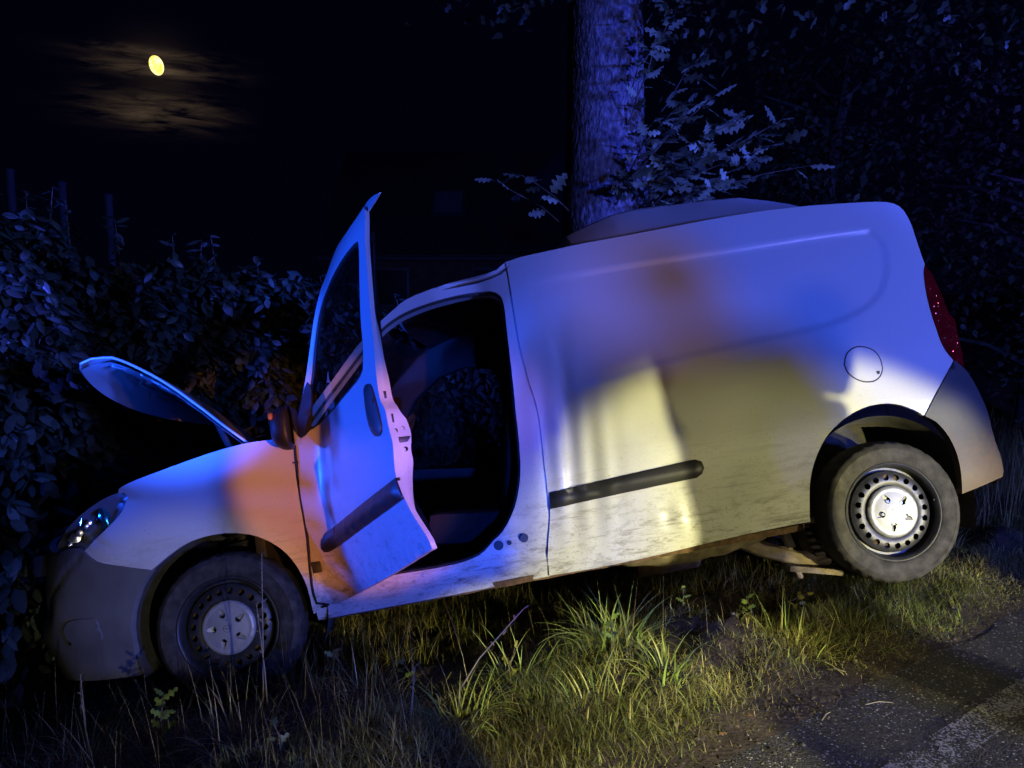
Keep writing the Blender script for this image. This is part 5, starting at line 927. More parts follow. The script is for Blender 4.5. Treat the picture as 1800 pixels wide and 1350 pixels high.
def leaf_mass(name, items, protos, m, parent, cols):
    """many leaves joined into one part; every leaf keeps its own colour"""
    base = [(np.array([v.co[:] for v in me.vertices]), np.array([list(p.vertices) for p in me.polygons])) for me in protos]
    V = []; F = []; C = []; n = 0
    for k, (M, col) in enumerate(items):
        bv, bf = base[k % len(base)]; A = np.array(M)
        V.append(bv @ A[:3, :3].T + A[:3, 3]); F.append(bf + n); C.append(np.repeat(np.array([col]), len(bv), 0)); n += len(bv)
    V = np.concatenate(V); F = np.concatenate(F); C = np.concatenate(C)
    me = bpy.data.meshes.new(name); me.vertices.add(len(V)); me.vertices.foreach_set('co', V.astype(np.float32).ravel())
    me.loops.add(F.size); me.loops.foreach_set('vertex_index', F.astype(np.int32).ravel())
    me.polygons.add(len(F)); me.polygons.foreach_set('loop_start', np.arange(0, F.size, F.shape[1], dtype=np.int32)); me.update(calc_edges=True)
    me.polygons.foreach_set('use_smooth', [True] * len(F))
    at = me.color_attributes.new('Col', 'FLOAT_COLOR', 'POINT'); at.data.foreach_set('color', np.hstack([C, np.ones((len(C), 1))]).astype(np.float32).ravel())
    o = link(name, me, m, parent); o['kind'] = 'stuff'; return o
def simple_leaf(L, Wd, cup=0.3, droop=0.2):
    me = bpy.data.meshes.new('tmp'); me.from_pydata([(0, 0, 0), (L * .35, -Wd / 2, -cup * Wd / 2 - droop * L * .1), (L, 0, -droop * L), (L * .35, Wd / 2, -cup * Wd / 2 - droop * L * .1)], [], [(0, 1, 2, 3)]); me.update(); return me

# ------------------------------------------------------------------ hedge behind and beside the van
def build_hedge():
    path = [(-3.25, 3.70, 1.92), (-2.85, 4.35, 1.80), (-2.25, 5.15, 1.62), (-1.55, 5.85, 1.34), (-0.6, 6.6, 1.22), (0.5, 7.2, 1.30), (1.9, 8.1, 1.20)]
    P = np.array(path); seg = np.linalg.norm(np.diff(P[:, :2], axis=0), axis=1); cum = np.concatenate([[0], np.cumsum(seg)])
    hedge = empty('hedge', (-2.2, 5.2, float(ground_z(-2.2, 5.2))), 'dense glossy leaved hedge behind the van\'s nose', 'hedge')
    inv = Vector(hedge.location)
    rng = np.random.default_rng(11)
    def at(s):
        x = np.interp(s, cum, P[:, 0]); y = np.interp(s, cum, P[:, 1]); z = np.interp(s, cum, P[:, 2]); i = min(len(seg) - 1, np.searchsorted(cum, s, 'right') - 1)
        t = (P[i + 1, :2] - P[i, :2]) / seg[i]; return x, y, z, np.array([t[1], -t[0]])    # outward normal to the road side
    items = []
    def leaf(p, nrm, k, droop):
        ph = rng.uniform(-1.3, 1.3); d = Vector((nrm[0] * math.cos(ph) - nrm[1] * math.sin(ph), nrm[0] * math.sin(ph) + nrm[1] * math.cos(ph), rng.uniform(-0.7, 0.35) - droop))
        items.append((leaf_matrix(Vector(p) - inv, d, (rng.normal(0, .35), rng.normal(0, .35), 1), rng.uniform(-.5, .5), rng.uniform(0.75, 1.25)), k))
    for _ in range(24000):
        s = rng.uniform(0, cum[-1]); x, y, zt, n = at(s)
        zt = zt + 0.10 * math.sin(s * 3.1) + 0.06 * math.sin(s * 7.7)
        zb = float(ground_z(x, y)) + 0.05
        u = rng.random(); v = rng.random() ** 0.75
        bulge = 0.22 * math.sin(s * 4.3 + 2 * v) * math.sin(v * 5 + s) + 0.12 * math.sin(s * 9 + v * 7)
        depth = -abs(rng.normal(0, 0.16)) + bulge - 0.35 * max(0, v - 0.82) / 0.18
        if u < 0.22: depth = bulge - rng.uniform(0.0, 0.8); v = 1.0 - rng.random() * 0.06
        p = (x + n[0] * depth, y + n[1] * depth, zb + (zt - zb) * v + rng.normal(0, 0.05))
        leaf(p, n, 0, 0.15)
    # shoots standing out of the top
    shoots = []
    for s, h in ((0.35, .20), (0.62, .22), (0.95, .24), (1.06, .30), (1.2, .25), (1.5, .22), (1.85, .20), (2.15, .30), (2.45, .25), (2.7, .18), (3.0, .22), (3.3, .2), (3.7, .16), (0.8, .2), (2.0, .22), (2.85, .2)):
        x, y, zt, n = at(s); b = Vector((x - n[0] * .12, y - n[1] * .12, zt - 0.15)); tip = b + Vector((rng.normal(0, .08), rng.normal(0, .08), h + 0.15)); shoots.append((b, tip))
        for k in range(16):
            t = (k + 1) / 16; p = b.lerp(tip, t); a = k * 2.4; leaf(p, (math.cos(a), math.sin(a)), 1, 0.25 if t < .8 else -0.4)
    # low growth hanging round the bumper corner
    for _ in range(750):
        p = (rng.uniform(-2.95, -2.22), rng.uniform(3.12, 4.2), rng.uniform(-0.45, 1.0))
        if p[0] > -2.35 and p[1] > 3.45: continue
        if p[2] > 0.62 + (p[0] + 2.13) * -0.5: continue
        leaf(p, (0.5, -0.85), 0, 0.3)
    # the 300 that show largest are leaves of their own, the rest one mass
    cl = Vector(cam_o.location)
    def size(M):
        p = M.translation + inv - cl
        if p.y < 1.5: return 0
        px = 900 + 1360 * p.x / p.y; py = 512 - 1360 * p.z / p.y
        if not (-20 < px < 600 and 300 < py < 1250): return 0
        hid = 1.0 if (px < 95 or py < 620 - 0.1 * px) else 0.35
        nrm = (M.to_3x3() @ Vector((0, 0, 1))).normalized(); return hid * abs(nrm.dot(p.normalized())) / p.length
    items.sort(key=lambda it: -size(it[0]))
    for i, (M, k) in enumerate(items[:300]):
        o = bpy.data.objects.new('leaf', LAUREL_ME[i % 4]); COL.objects.link(o); o.parent = hedge; o.matrix_local = M
    rest = []
    for M, k in items[300:]:
        c = np.array([0.055, 0.080, 0.052]) * rng.uniform(0.5, 1.7); c[0] *= rng.uniform(0.8, 1.4); rest.append((M, c))
    leaf_mass('foliage', rest, [leaf_mesh('tmp', 0.10, 0.048, LAUREL, 0, 0.3, 0.25, 4), leaf_mesh('tmp', 0.085, 0.044, LAUREL, 0, 0.45, 0.4, 4)], LEAFVC, hedge, None)
    for b0, t0 in shoots: B().tube([b0 - inv, b0.lerp(t0, .6) - inv, t0 - inv], [0.005, 0.004, 0.002], 5).make('shoot', TWIG, hedge)
    for s in np.arange(0.2, cum[-1], 0.35):
        x, y, zt, n = at(s); z0 = float(ground_z(x, y)); q = Vector((x - n[0] * .55, y - n[1] * .55, z0 - .1))
        B().tube([q - inv, q + Vector((rng.normal(0, .1), rng.normal(0, .1), 0.7)) - inv, q + Vector((rng.normal(0, .2), rng.normal(0, .2), zt - z0 - .5)) - inv], [0.03, 0.022, 0.008], 6).make('stem', TWIG, hedge)
build_hedge()

# ------------------------------------------------------------------ roadside oak
OAK = (0.705, 6.05)
def build_oak():
    gz = float(ground_z(*OAK)); tree = empty('oak_tree', (OAK[0], OAK[1], gz), 'thick barked tree trunk with leafy shoots behind the van roof', 'tree')
    rng = np.random.default_rng(5)
    # trunk with furrowed bark
    nz, na = 420, 220; JIT = rng.normal(0, 0.55, (420, 220)); v = []; f = []; H = 7.0
    ph = rng.uniform(0, 6.28, 12)
    for j in range(nz):
        z = -0.3 + (H + 0.3) * j / (nz - 1)
        r0 = 0.322 + 0.13 * math.exp(-(z + 0.2) / 0.45) - 0.012 * z + 0.03 * math.exp(-((z - 2.6) / 0.5) ** 2)
        cx = 0.01 * math.sin(z * 0.9); cy_ = 0.01 * math.cos(z * 1.3)
        for k in range(na):
            a = 2 * math.pi * k / na
            wob = a * 44 + 1.9 * math.sin(z * 17 + 2 * math.sin(a * 7 + ph[0])) + 1.3 * math.sin(z * 41 + a * 11) + 0.8 * math.sin(z * 7.3 - a * 5) + JIT[j, k]
            fur = abs(math.sin(wob * 0.5)) ** 0.5; brk = 0.5 + 0.5 * math.sin(z * 63 + 5 * math.sin(a * 19) + 3 * math.sin(z * 11 + a * 3) + JIT[j, k])
            r = r0 * (1 + 0.03 * math.sin(2 * a + 1) + 0.02 * math.sin(3 * a + z)) + 0.008 * fur * (0.35 + 0.65 * brk) - 0.005
            v.append((cx + r * math.cos(a), cy_ + r * math.sin(a), z))
    for j in range(nz - 1):
        for k in range(na): f.append((j * na + k, j * na + (k + 1) % na, (j + 1) * na + (k + 1) % na, (j + 1) * na + k))
    mesh('trunk', v, f, BARK, tree)
    # limbs over the frame
    limbs = [[(0, 0, 4.4), (0.7, -0.4, 5.0), (1.8, -0.9, 5.25), (3.2, -1.3, 5.1), (4.4, -1.6, 4.8)], [(0, 0, 5.0), (-0.9, -0.3, 5.9), (-2.2, -0.6, 6.5)], [(0, 0, 5.2), (0.6, 0.7, 6.2), (1.8, 1.5, 7.0)], [(0, 0, 4.8), (1.2, 0.5, 5.6), (2.9, 0.8, 6.0), (4.6, 0.7, 5.8)], [(0, 0, 6.8), (0.1, -0.2, 8.2), (0.3, -0.1, 9.2)]]
    for L in limbs: B().tube(L, [0.16 * (1 - i / len(L)) + 0.015 for i in range(len(L))], 10).make('limb', BARK, tree)
    # crown: drooping sprays of small leaves
    items = []
    centres = []
    for L in limbs:
        for i in range(len(L) - 1):
            for k in range(5):
                t = rng.random(); p = np.array(L[i]) * (1 - t) + np.array(L[i + 1]) * t; centres.append(p + rng.normal(0, 0.45, 3) + [0, 0, -0.1])
    for p in ((1.2, -0.9, 4.05), (2.0, -0.9, 4.0), (2.35, -1.0, 3.75), (2.7, -1.1, 3.85), (3.1, -1.2, 3.9), (3.5, -1.2, 4.0), (1.6, -0.9, 4.2), (2.2, -1.0, 4.25), (3.2, -1.2, 4.3), (0.75, -0.5, 4.15), (-0.85, -0.3, 4.25), (-0.70, -0.2, 4.3), (0.55, -0.4, 4.0)): centres.append(np.array(p))
    for c in centres:
        for _ in range(75):
            q = c + rng.normal(0, 1, 3) * (0.22, 0.22, 0.15); d = Vector((rng.normal(), rng.normal(), -0.5 + rng.normal(0, .4)))
            col = np.array([0.042, 0.050, 0.024]) * rng.uniform(0.4, 1.6); col[0] *= rng.uniform(.8, 1.5)
            items.append((leaf_matrix(Vector(q), d, (rng.normal(0, .5), rng.normal(0, .5), 1), 0, rng.uniform(.7, 1.2)), col))
    leaf_mass('crown', items, [leaf_mesh('tmp', 0.085, 0.055, OAKLEAF, 2, .2, .2, 4), simple_leaf(0.075, 0.05)], LEAFVC, tree, None)
    # epicormic shoots on the trunk, with single leaves
    shoots = []
    def shoot(z, a, out, up, n, sc=1.0):
        p0 = Vector((0.30 * math.cos(a), 0.30 * math.sin(a), z)); d = Vector((math.cos(a) * out, math.sin(a) * out, up))
        pts = [p0, p0 + d * 0.4 + Vector((rng.normal(0, .03), rng.normal(0, .03), 0.02)), p0 + d * 0.75 + Vector((rng.normal(0, .04), rng.normal(0, .04), .03)), p0 + d]
        s = B().tube(pts, [0.007, 0.005, 0.0035, 0.0015], 5).make('shoot', TWIG, tree)
        for k in range(n):
            t = 0.2 + 0.8 * (k + rng.random() * .6) / n; i = min(2, int(t * 3)); fr = t * 3 - i; p = pts[i].lerp(pts[min(3, i + 1)], min(1, fr)); aa = k * 2.4 + a
            dd = Vector((math.cos(aa), math.sin(aa), rng.uniform(-.5, .5))) + d.normalized() * 0.5
            o = bpy.data.objects.new('leaf', OAK_ME[rng.integers(3)]); COL.objects.link(o); o.parent = s
            o.matrix_local = leaf_matrix(p + dd.normalized() * 0.012, dd, (rng.normal(0, .6), rng.normal(-.3, .6), 1), rng.uniform(-.8, .8), sc * rng.uniform(0.9, 1.6))
    B_ = -math.pi / 2
    z0 = -gz   # heights below are above the road
    for z, a, out, up, n in ((2.15, -0.5, .42, .50, 9), (2.35, -0.9, .30, .45, 7), (1.75, -0.5, .75, .45, 10), (1.70, -0.2, 1.0, .55, 11), (1.65, -0.6, 1.05, .35, 11), (1.6, -0.35, 1.2, .28, 11), (1.75, -1.2, .30, .35, 10), (1.65, -1.0, .45, .25, 12), (1.6, -0.7, .6, .12, 14), (1.62, -1.4, .35, .15, 12), (1.85, -0.8, .45, .40, 10),
                           (2.65, -0.6, .35, .40, 7), (2.95, -0.4, .25, .45, 6), (1.75, -2.6, .45, .25, 5), (1.65, -2.9, .6, .35, 5), (1.55, -0.15, .9, .45, 13), (1.6, -0.8, .8, .35, 13), (1.75, -0.55, .5, .22, 12), (1.9, -0.45, .65, .30, 11), (2.05, -0.7, .40, .28, 9), (2.2, -1.1, .2, .3, 6), (2.45, -1.0, .22, .25, 6), (1.5, -0.9, .5, .3, 14), (1.5, -0.3, .7, .3, 12), (1.95, -0.3, .55, .5, 8), (3.1, -0.1, .3, .3, 6)):
        shoot(z + z0 + (0.42 if a > -2 else 0.25), a, out, up, int(n * 1.3))
build_oak()

# ------------------------------------------------------------------ trees in the dark beyond
def far_tree(name_label, x, y, h, spread, seed, n=2600, lo=1.2):
    rng = np.random.default_rng(seed); gz = float(ground_z(x, y)); t = empty('dark_tree', (x, y, gz), name_label, 'tree', 'trees in the dark behind the van')
    B().tube([(0, 0, -.2), (0.05, 0, h * .3), (-.05, .1, h * .6), (0.1, 0, h * .95)], [0.17, 0.14, 0.09, 0.03], 12).make('trunk', DARKBARK, t)
    items = []; cs = []
    for k in range(34):
        a = rng.uniform(0, 6.28); zz = rng.uniform(lo, h); rr = spread * math.sqrt(rng.random()) * (1.0 - 0.5 * abs(zz / h - 0.55)); c = np.array([rr * math.cos(a), rr * math.sin(a), zz]); cs.append(c)
    for c in cs[:12]: B().tube([(0, 0, max(.5, c[2] - .6)), tuple(c * (0.5, 0.5, 1) - (0, 0, .15)), tuple(c)], [0.05, 0.03, 0.008], 6).make('limb', DARKBARK, t)
    for k in range(n):
        c = cs[k % len(cs)]; q = c + rng.normal(0, 1, 3) * (0.36, 0.36, 0.24); d = Vector((rng.normal(), rng.normal(), -.4 + rng.normal(0, .4)))
        items.append((leaf_matrix(Vector(q), d, (rng.normal(0, .5), rng.normal(0, .5), 1), 0, rng.uniform(.8, 1.5)), np.array([0.060, 0.070, 0.050]) * rng.uniform(.5, 1.5)))
    leaf_mass('crown', items, [simple_leaf(0.10, 0.06), simple_leaf(0.085, 0.055)], LEAFVC, t, None)
far_tree('dark leafy tree at the right edge of the picture', 6.6, 9.2, 5.2, 1.9, 21, 5200, 0.9)
far_tree('dark leafy tree with low twigs right of the oak trunk', 4.4, 10.8, 5.5, 1.7, 22, 4200, 1.4)
far_tree('dim tree crown far behind the van\'s rear corner', 8.4, 12.5, 6.5, 2.2, 23, 4200, 1.2)

# ------------------------------------------------------------------ house in the dark
def build_house():
    h = empty('house', (0.4, 24.0, 0.0), 'dark house with a roof window behind the van', 'house')
    WALL = mat('dark_brick_wall', (0.10, 0.06, 0.045), 0.9, var=0.3, scale=3, bump=0.4, bscale=14); ROOF = mat('dark_roof_tiles', (0.045, 0.042, 0.045), 0.6, var=0.3, scale=6, bump=0.6, bscale=12, stretch=(1, 1, 4))
    x0, x1, y0, y1, ze, zr = -6.0, 4.2, 0.0, 8.0, 2.7, 6.2
    B().add([(x0, y0, 0), (x1, y0, 0), (x1, y1, 0), (x0, y1, 0), (x0, y0, ze), (x1, y0, ze), (x1, y1, ze), (x0, y1, ze), (x0, 4, zr), (x1, 4, zr)], [(0, 1, 5, 4), (1, 2, 6, 9, 5), (2, 3, 7, 6), (3, 0, 4, 8, 7)]).make('wall', WALL, h, smooth=False)
    o = 0.35; s = (zr - ze) / 4.0
    r = B()
    for a, b in ((y0 - o, 4), (y1 + o, 4)):
        za = ze - s * o; r.add([(x0 - .25, a, za), (x1 + .25, a, za), (x1 + .25, b, zr), (x0 - .25, b, zr), (x0 - .25, a, za + .12), (x1 + .25, a, za + .12), (x1 + .25, b, zr + .12), (x0 - .25, b, zr + .12)], [(0, 1, 2, 3), (4, 5, 6, 7), (0, 1, 5, 4), (1, 2, 6, 5), (2, 3, 7, 6), (3, 0, 4, 7)])
    rf = r.make('roof', ROOF, h, smooth=False)
    def on_roof(x, t, up): return Vector((x, y0 + 4 * t, ze + s * 4 * t + .12 + up))
    w = bpy.data.objects.new('roof_window', None); COL.objects.link(w); w.parent = h; w.empty_display_size = .1
    rot = Matrix.Rotation(math.atan(s), 3, 'X'); c = on_roof(-2.45, 0.40, 0.03)
    f = B()
    for dx, dy, sx, sy in ((0, -.62, 1.1, .1), (0, .62, 1.1, .1), (-.5, 0, .1, 1.14), (.5, 0, .1, 1.14)): f.box(c + rot @ Vector((dx, dy, 0.03)), (sx, sy, .10), rot=rot, bev=.01)
    f.make('frame', mat('grey_window_frame', (0.07, 0.07, 0.08), 0.5, 0.1), w); B().box(c + rot @ Vector((0, 0, .02)), (0.9, 1.14, .03), rot=rot).make('pane', mat('roof_window_glass', (0.14, 0.14, 0.18), 0.3), w)
    B().tube([(x0 - .25, y0 - o - .06, ze - s * o + .02), (x1 + .25, y0 - o - .06, ze - s * o + .02)], .07, 10).make('gutter', MATS['grey_window_frame'], h)
    B().tube([(x0 + .15, y0 - o - .06, ze - s * o), (x0 + .15, y0 - .08, ze - s * o - .45), (x0 + .15, y0 - .08, 0)], .05, 10).make('downpipe', MATS['grey_window_frame'], h)
    B().box((x1 - 1.2, 4.0, zr + .5), (.7, .7, 1.3), bev=.01).make('chimney', WALL, rf)
    for xx in (-4.2, -1.0, 1.6):
        q = bpy.data.objects.new('window', None); COL.objects.link(q); q.parent = h; q.empty_display_size = .1
        B().box((xx, y0 - .02, 1.55), (1.3, .08, 1.2), bev=.01).make('frame', MATS['grey_window_frame'], q); B().box((xx, y0 - .065, 1.55), (1.14, .02, 1.04)).make('pane', GLASS, q)
build_house()
def posts():
    WOOD = mat('weathered_post_wood', (0.012, 0.011, 0.011), 0.85, var=0.3, scale=8, bump=0.4, bscale=40, stretch=(4, 4, 0.5))
    for x, y, top, lab in ((-5.70, 9.0, 2.78, 'round post standing highest behind the hedge at the left edge'), (-5.12, 9.0, 2.64, 'round post just showing above the hedge, middle of three'), (-4.60, 9.0, 2.50, 'round post behind the hedge below the moon')):
        gz = float(ground_z(x, y)); p = empty('fence_post', (x, y, gz), lab, 'post', 'posts behind the hedge')
        B().tube([(0, 0, -.3), (0, 0, 1.2), (0.0, 0, top - gz)], 0.045, 12).make('shaft', WOOD, p); B().lathe([(0.050, -.02), (0.052, 0.01), (0.03, 0.03), (0.0001, 0.035)], 14, axis='z', c=(0, 0, top - gz)).make('cap', WOOD, p)
posts()

# ------------------------------------------------------------------ grass
def in_van(x, y, margin=0.0):
    """highest free z under the van at (x, y), or inf outside its outline"""
    P = np.stack([x - VAN_TT[0], y - VAN_TT[1], np.zeros_like(x)], 1)
    lx = P @ VAN_M[:, 0]; ly = P @ VAN_M[:, 1]
    ins = (lx > -1.0) & (lx < 3.62) & (ly > 0.02 + margin) & (ly < WID)
    # z of the plane (local z = 0.22) at this place
    n = VAN_M[:, 2]; base = VAN_TT + n * 0.22
    zz = base[2] - ((x - base[0]) * n[0] + (y - base[1]) * n[1]) / n[2]
    return np.where(ins, zz, 99.0), lx, ly
def blades(name, x, y, h, w, lean, col, levels=4, parent=None, az=None, curl=1.0, loc=None, bentmax=1.5, seed=0):
    rng = np.random.default_rng(seed); n = len(x); z = ground_z(x, y) - 0.01
    cap, _, _ = in_van(x, y); h = np.minimum(h, np.maximum(0.03, cap - z - 0.02))
    az = rng.uniform(0, 2 * np.pi, n) if az is None else az
    dx, dy = np.cos(az), np.sin(az); px, py = -dy, dx
    ts = np.linspace(0, 1, levels + 1); V = np.zeros((n, levels * 2 + 1, 3))
    for i, t in enumerate(ts):
        ang = np.clip(lean * (0.35 + curl * t), 0, bentmax * 1.4)
        if i == 0: cx = np.zeros(n); cz = np.zeros(n)
        else:
            cx = cx + np.sin(ang) * h / levels; cz = cz + np.cos(ang) * h / levels
        cx_, cz_ = cx, cz
        ww = w * (1 - t ** 1.6) * 0.5
        X = x + dx * cx_; Y = y + dy * cx_; Z = z + cz_
        if i < levels: V[:, 2 * i] = np.stack([X + px * ww, Y + py * ww, Z], 1); V[:, 2 * i + 1] = np.stack([X - px * ww, Y - py * ww, Z], 1)
        else: V[:, 2 * levels] = np.stack([X, Y, Z], 1)
    m = levels * 2 + 1; base = (np.arange(n) * m)[:, None]; tri = []
    for i in range(levels - 1): tri += [[2 * i, 2 * i + 1, 2 * i + 3], [2 * i, 2 * i + 3, 2 * i + 2]]
    tri += [[2 * levels - 2, 2 * levels - 1, 2 * levels]]
    F = (base[:, :, None] + np.array(tri)[None]).reshape(-1, 3); V = V.reshape(-1, 3)
    if loc is not None: V = V - np.array(loc)
    me = bpy.data.meshes.new(name); me.vertices.add(len(V)); me.vertices.foreach_set('co', V.astype(np.float32).ravel())
    me.loops.add(F.size); me.loops.foreach_set('vertex_index', F.astype(np.int32).ravel()); me.polygons.add(len(F)); me.polygons.foreach_set('loop_start', np.arange(0, F.size, 3, dtype=np.int32)); me.update(calc_edges=True)
    me.polygons.foreach_set('use_smooth', [True] * len(F))
    at = me.color_attributes.new('Col', 'FLOAT_COLOR', 'POINT'); at.data.foreach_set('color', np.hstack([np.repeat(col, m, 0), np.ones((n * m, 1))]).astype(np.float32).ravel())
    return link(name, me, GRASS, parent)
def palette(rng, n, dry):
    g = np.array([0.115, 0.165, 0.036]); y = np.array([0.27, 0.215, 0.085]); k = np.clip(dry + rng.normal(0, .22, n), 0, 1)[:, None]
    c = g * (1 - k) + y * k; return c * rng.uniform(0.6, 1.9, (n, 1))
def patch(x, y): return np.clip(0.35 + 1.5 * clump(x, y, 3.1, 4.2) * (0.4 + 0.6 * clump(x, y, 7.7, 1.1)), 0.3, 1.6)[:, None]
def clump(x, y, f=3.0, ph=0.0): return 0.5 + 0.5 * np.sin(x * f + 2 * np.sin(y * f * .7 + ph) + ph) * np.sin(y * f * 1.1 + 1.5 * np.sin(x * f * .8))
def build_grass():
    rng = np.random.default_rng(2)
    def field(n, d0, d1, s0, s1): d = rng.uniform(d0, d1, n); s = rng.uniform(s0, s1, n); x, y = from_ds(d, s); return x, y, d, s
    soil = lambda x, y: np.exp(-(((x - 0.80) / 0.30) ** 2 + ((y - 3.02) / 0.20) ** 2)) + np.exp(-(((x - 1.05) / 0.25) ** 2 + ((y - 3.45) / 0.2) ** 2)) + 0.9 * np.exp(-(((x - 2.75) / 0.5) ** 2 + ((y - 4.3) / 0.4) ** 2))
    def keep(x, y, p): return rng.random(len(x)) < p
    # short turf beside the road
    x, y, d, s = field(120000, -0.05, 0.85, -2.6, 3.6); k = keep(x, y, np.clip(0.12 + 1.1 * clump(x, y, 5.5), 0, 1) * (1 - np.clip(soil(x, y), 0, 1)) * np.clip(1.5 - 0.8 * d, 0, 1) * np.where(d < 0.0, 0.5, 1)); x, y, d = x[k], y[k], d[k]
    h = rng.uniform(0.04, 0.11, len(x)) * (0.5 + 0.8 * clump(x, y, 4, 1)) * np.clip(0.6 + d * 2.0, 0.55, 1); tag(blades('turf_grass', x, y, h, rng.uniform(.0018, .0042, len(x)), rng.uniform(.5, 1.9, len(x)), palette(rng, len(x), 0.15 + 0.55 * clump(x, y, 2.3, 7)) * 1.15 * patch(x, y), 3, seed=1), 'short grey green turf along the asphalt edge', 'grass', kind='stuff')
    # long tangled grass of the ditch
    x, y, d, s = field(75000, 0.30, 4.2, -4.2, 3.2); k = keep(x, y, np.clip(-0.08 + 1.15 * clump(x, y, 4.6, 2), 0, 1) * (1 - np.clip(soil(x, y), 0, 1))); x, y, d = x[k], y[k], d[k]
    h = rng.uniform(0.08, 0.26, len(x)) * (0.35 + 0.9 * clump(x, y, 2.6, 3)) * np.clip(0.45 + 0.4 * d, 0.5, 1.15); tag(blades('ditch_grass', x, y, h, rng.uniform(.0016, .0038, len(x)), rng.uniform(.4, 2.0, len(x)), palette(rng, len(x), 0.25 + 0.65 * clump(x, y, 2.7, 3)) * patch(x, y), 4, seed=2), 'long tangled half dry grass in the ditch', 'grass', kind='stuff')
    # dry stems
    x, y, d, s = field(3000, 0.4, 4.0, -4.0, 3.0); h = rng.uniform(0.18, 0.42, len(x)); k = keep(x, y, clump(x, y, 2.2, 5) ** 2 * (1 - np.clip(soil(x, y), 0, 1))); x, y, h = x[k], y[k], h[k]
    tag(blades('dry_stems', x, y, h, rng.uniform(.0014, .0024, len(x)), rng.uniform(.05, .7, len(x)), palette(rng, len(x), 1.0) * 1.2, 3, seed=3), 'thin straw coloured grass stems under the van', 'grass', kind='stuff')
    # tall dry grass behind the rear bumper
    x = rng.uniform(2.25, 5.2, 9000); y = rng.uniform(4.3, 8.5, 9000); k = rng.random(9000) < 0.25 + 0.75 * clump(x, y, 3, 1); x, y = x[k], y[k]
    tag(blades('tall_dry_grass', x, y, rng.uniform(.25, .62, len(x)), rng.uniform(.002, .004, len(x)), rng.uniform(.05, .7, len(x)), palette(rng, len(x), .8), 4, seed=4), 'tall dry grass behind the rear bumper', 'grass', kind='stuff')
    # rough grass out into the dark
    x = rng.uniform(-5, 9, 14000); y = rng.uniform(5.5, 13, 14000); tag(blades('field_grass', x, y, rng.uniform(.12, .45, len(x)), rng.uniform(.003, .006, len(x)), rng.uniform(.1, 1.0, len(x)), palette(rng, len(x), .6), 3, seed=5), 'rough grass running into the dark behind', 'grass', kind='stuff')
build_grass()
def tuft(x, y, n, h, spread, dry, wid, label, seed, lean=1.0):
    rng = np.random.default_rng(seed); a = rng.uniform(0, 6.28, n); r = spread * np.sqrt(rng.random(n)) * .5; X = x + r * np.cos(a); Y = y + r * np.sin(a)
    gz = float(ground_z(x, y)); col = palette(rng, n, dry) * 2.1
    o = blades('grass_tuft', X, Y, 0.86 * h * rng.uniform(.4, 1.1, n), wid * rng.uniform(.6, 1.2, n), lean * rng.uniform(.4, 2.0, n), col, 6, az=a + rng.normal(0, .5, n), loc=(x, y, gz), seed=seed)
    o.location = (x, y, gz); tag(o, label, 'grass tuft', 'broad bladed grass tufts on the verge')
def tufts():
    # (pixel-free) places along the verge, from the lamp-lit ones near the road to the dark ones by the front wheel
    for i, (x, y, n, h, sp, dry, wid, lab, ln) in enumerate(TUFTS): tuft(x, y, n, h, sp, dry, wid, lab, 100 + i, ln)
TUFTS = [
 (0.42, 2.98, 90, 0.36, .26, .10, .0075, 'bright green arching grass tuft below the van sill, largest one', 1.0),
 (0.03, 2.80, 60, 0.30, .20, .12, .0070, 'bright green grass tuft left of the largest tuft', 1.1),
 (-0.17, 2.42, 85, 0.28, .20, .22, .0055, 'yellow green curled grass tuft at the bottom of the picture', 1.25),
 (1.12, 2.93, 90, 0.26, .30, .15, .0055, 'light green grass tuft arching over the turf before the rear wheel', 1.2),
 (0.55, 2.62, 45, 0.26, .16, .08, .0085, 'broad bladed green tuft just below the churned soil', 1.0),
 (1.42, 3.02, 60, 0.18, .26, .20, .0045, 'low pale tuft near the asphalt edge', 1.2),
 (0.30, 2.46, 70, 0.24, .25, .35, .0050, 'brownish trampled tuft near the asphalt corner', 1.35),
 (-0.55, 2.85, 60, 0.24, .24, .5, .0045, 'dim bluish grass tuft below the open door', 1.1),
 (-0.95, 2.55, 60, 0.30, .26, .75, .0045, 'dark dry tuft in front of the front wheel', 1.2),
 (-1.60, 2.75, 70, 0.30, .22, .85, .0040, 'straw coloured tuft under the front bumper corner', 1.2),
 (-0.62, 3.18, 60, 0.26, .22, .45, .0040, 'fine grey tuft against the sill behind the front wheel', .9),
 (2.35, 4.15, 70, 0.34, .30, .45, .0045, 'loose tuft behind the rear wheel', .9)]
tufts()
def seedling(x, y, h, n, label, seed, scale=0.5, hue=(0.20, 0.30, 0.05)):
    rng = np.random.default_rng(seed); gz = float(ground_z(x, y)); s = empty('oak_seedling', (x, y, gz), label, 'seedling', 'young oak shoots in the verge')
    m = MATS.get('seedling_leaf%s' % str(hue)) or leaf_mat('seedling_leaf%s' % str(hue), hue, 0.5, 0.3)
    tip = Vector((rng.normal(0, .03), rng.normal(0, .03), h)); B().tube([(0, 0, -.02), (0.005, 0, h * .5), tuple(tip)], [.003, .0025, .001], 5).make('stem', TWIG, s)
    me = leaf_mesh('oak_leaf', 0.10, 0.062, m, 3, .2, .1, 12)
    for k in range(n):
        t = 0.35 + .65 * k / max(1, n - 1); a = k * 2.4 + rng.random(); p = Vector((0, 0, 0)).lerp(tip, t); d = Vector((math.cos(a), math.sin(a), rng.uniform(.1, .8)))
        o = bpy.data.objects.new('leaf', me); COL.objects.link(o); o.parent = s; o.matrix_local = leaf_matrix(p, d, (rng.normal(0, .4), -.5, .8), rng.uniform(-.5, .5), scale * rng.uniform(.7, 1.2))
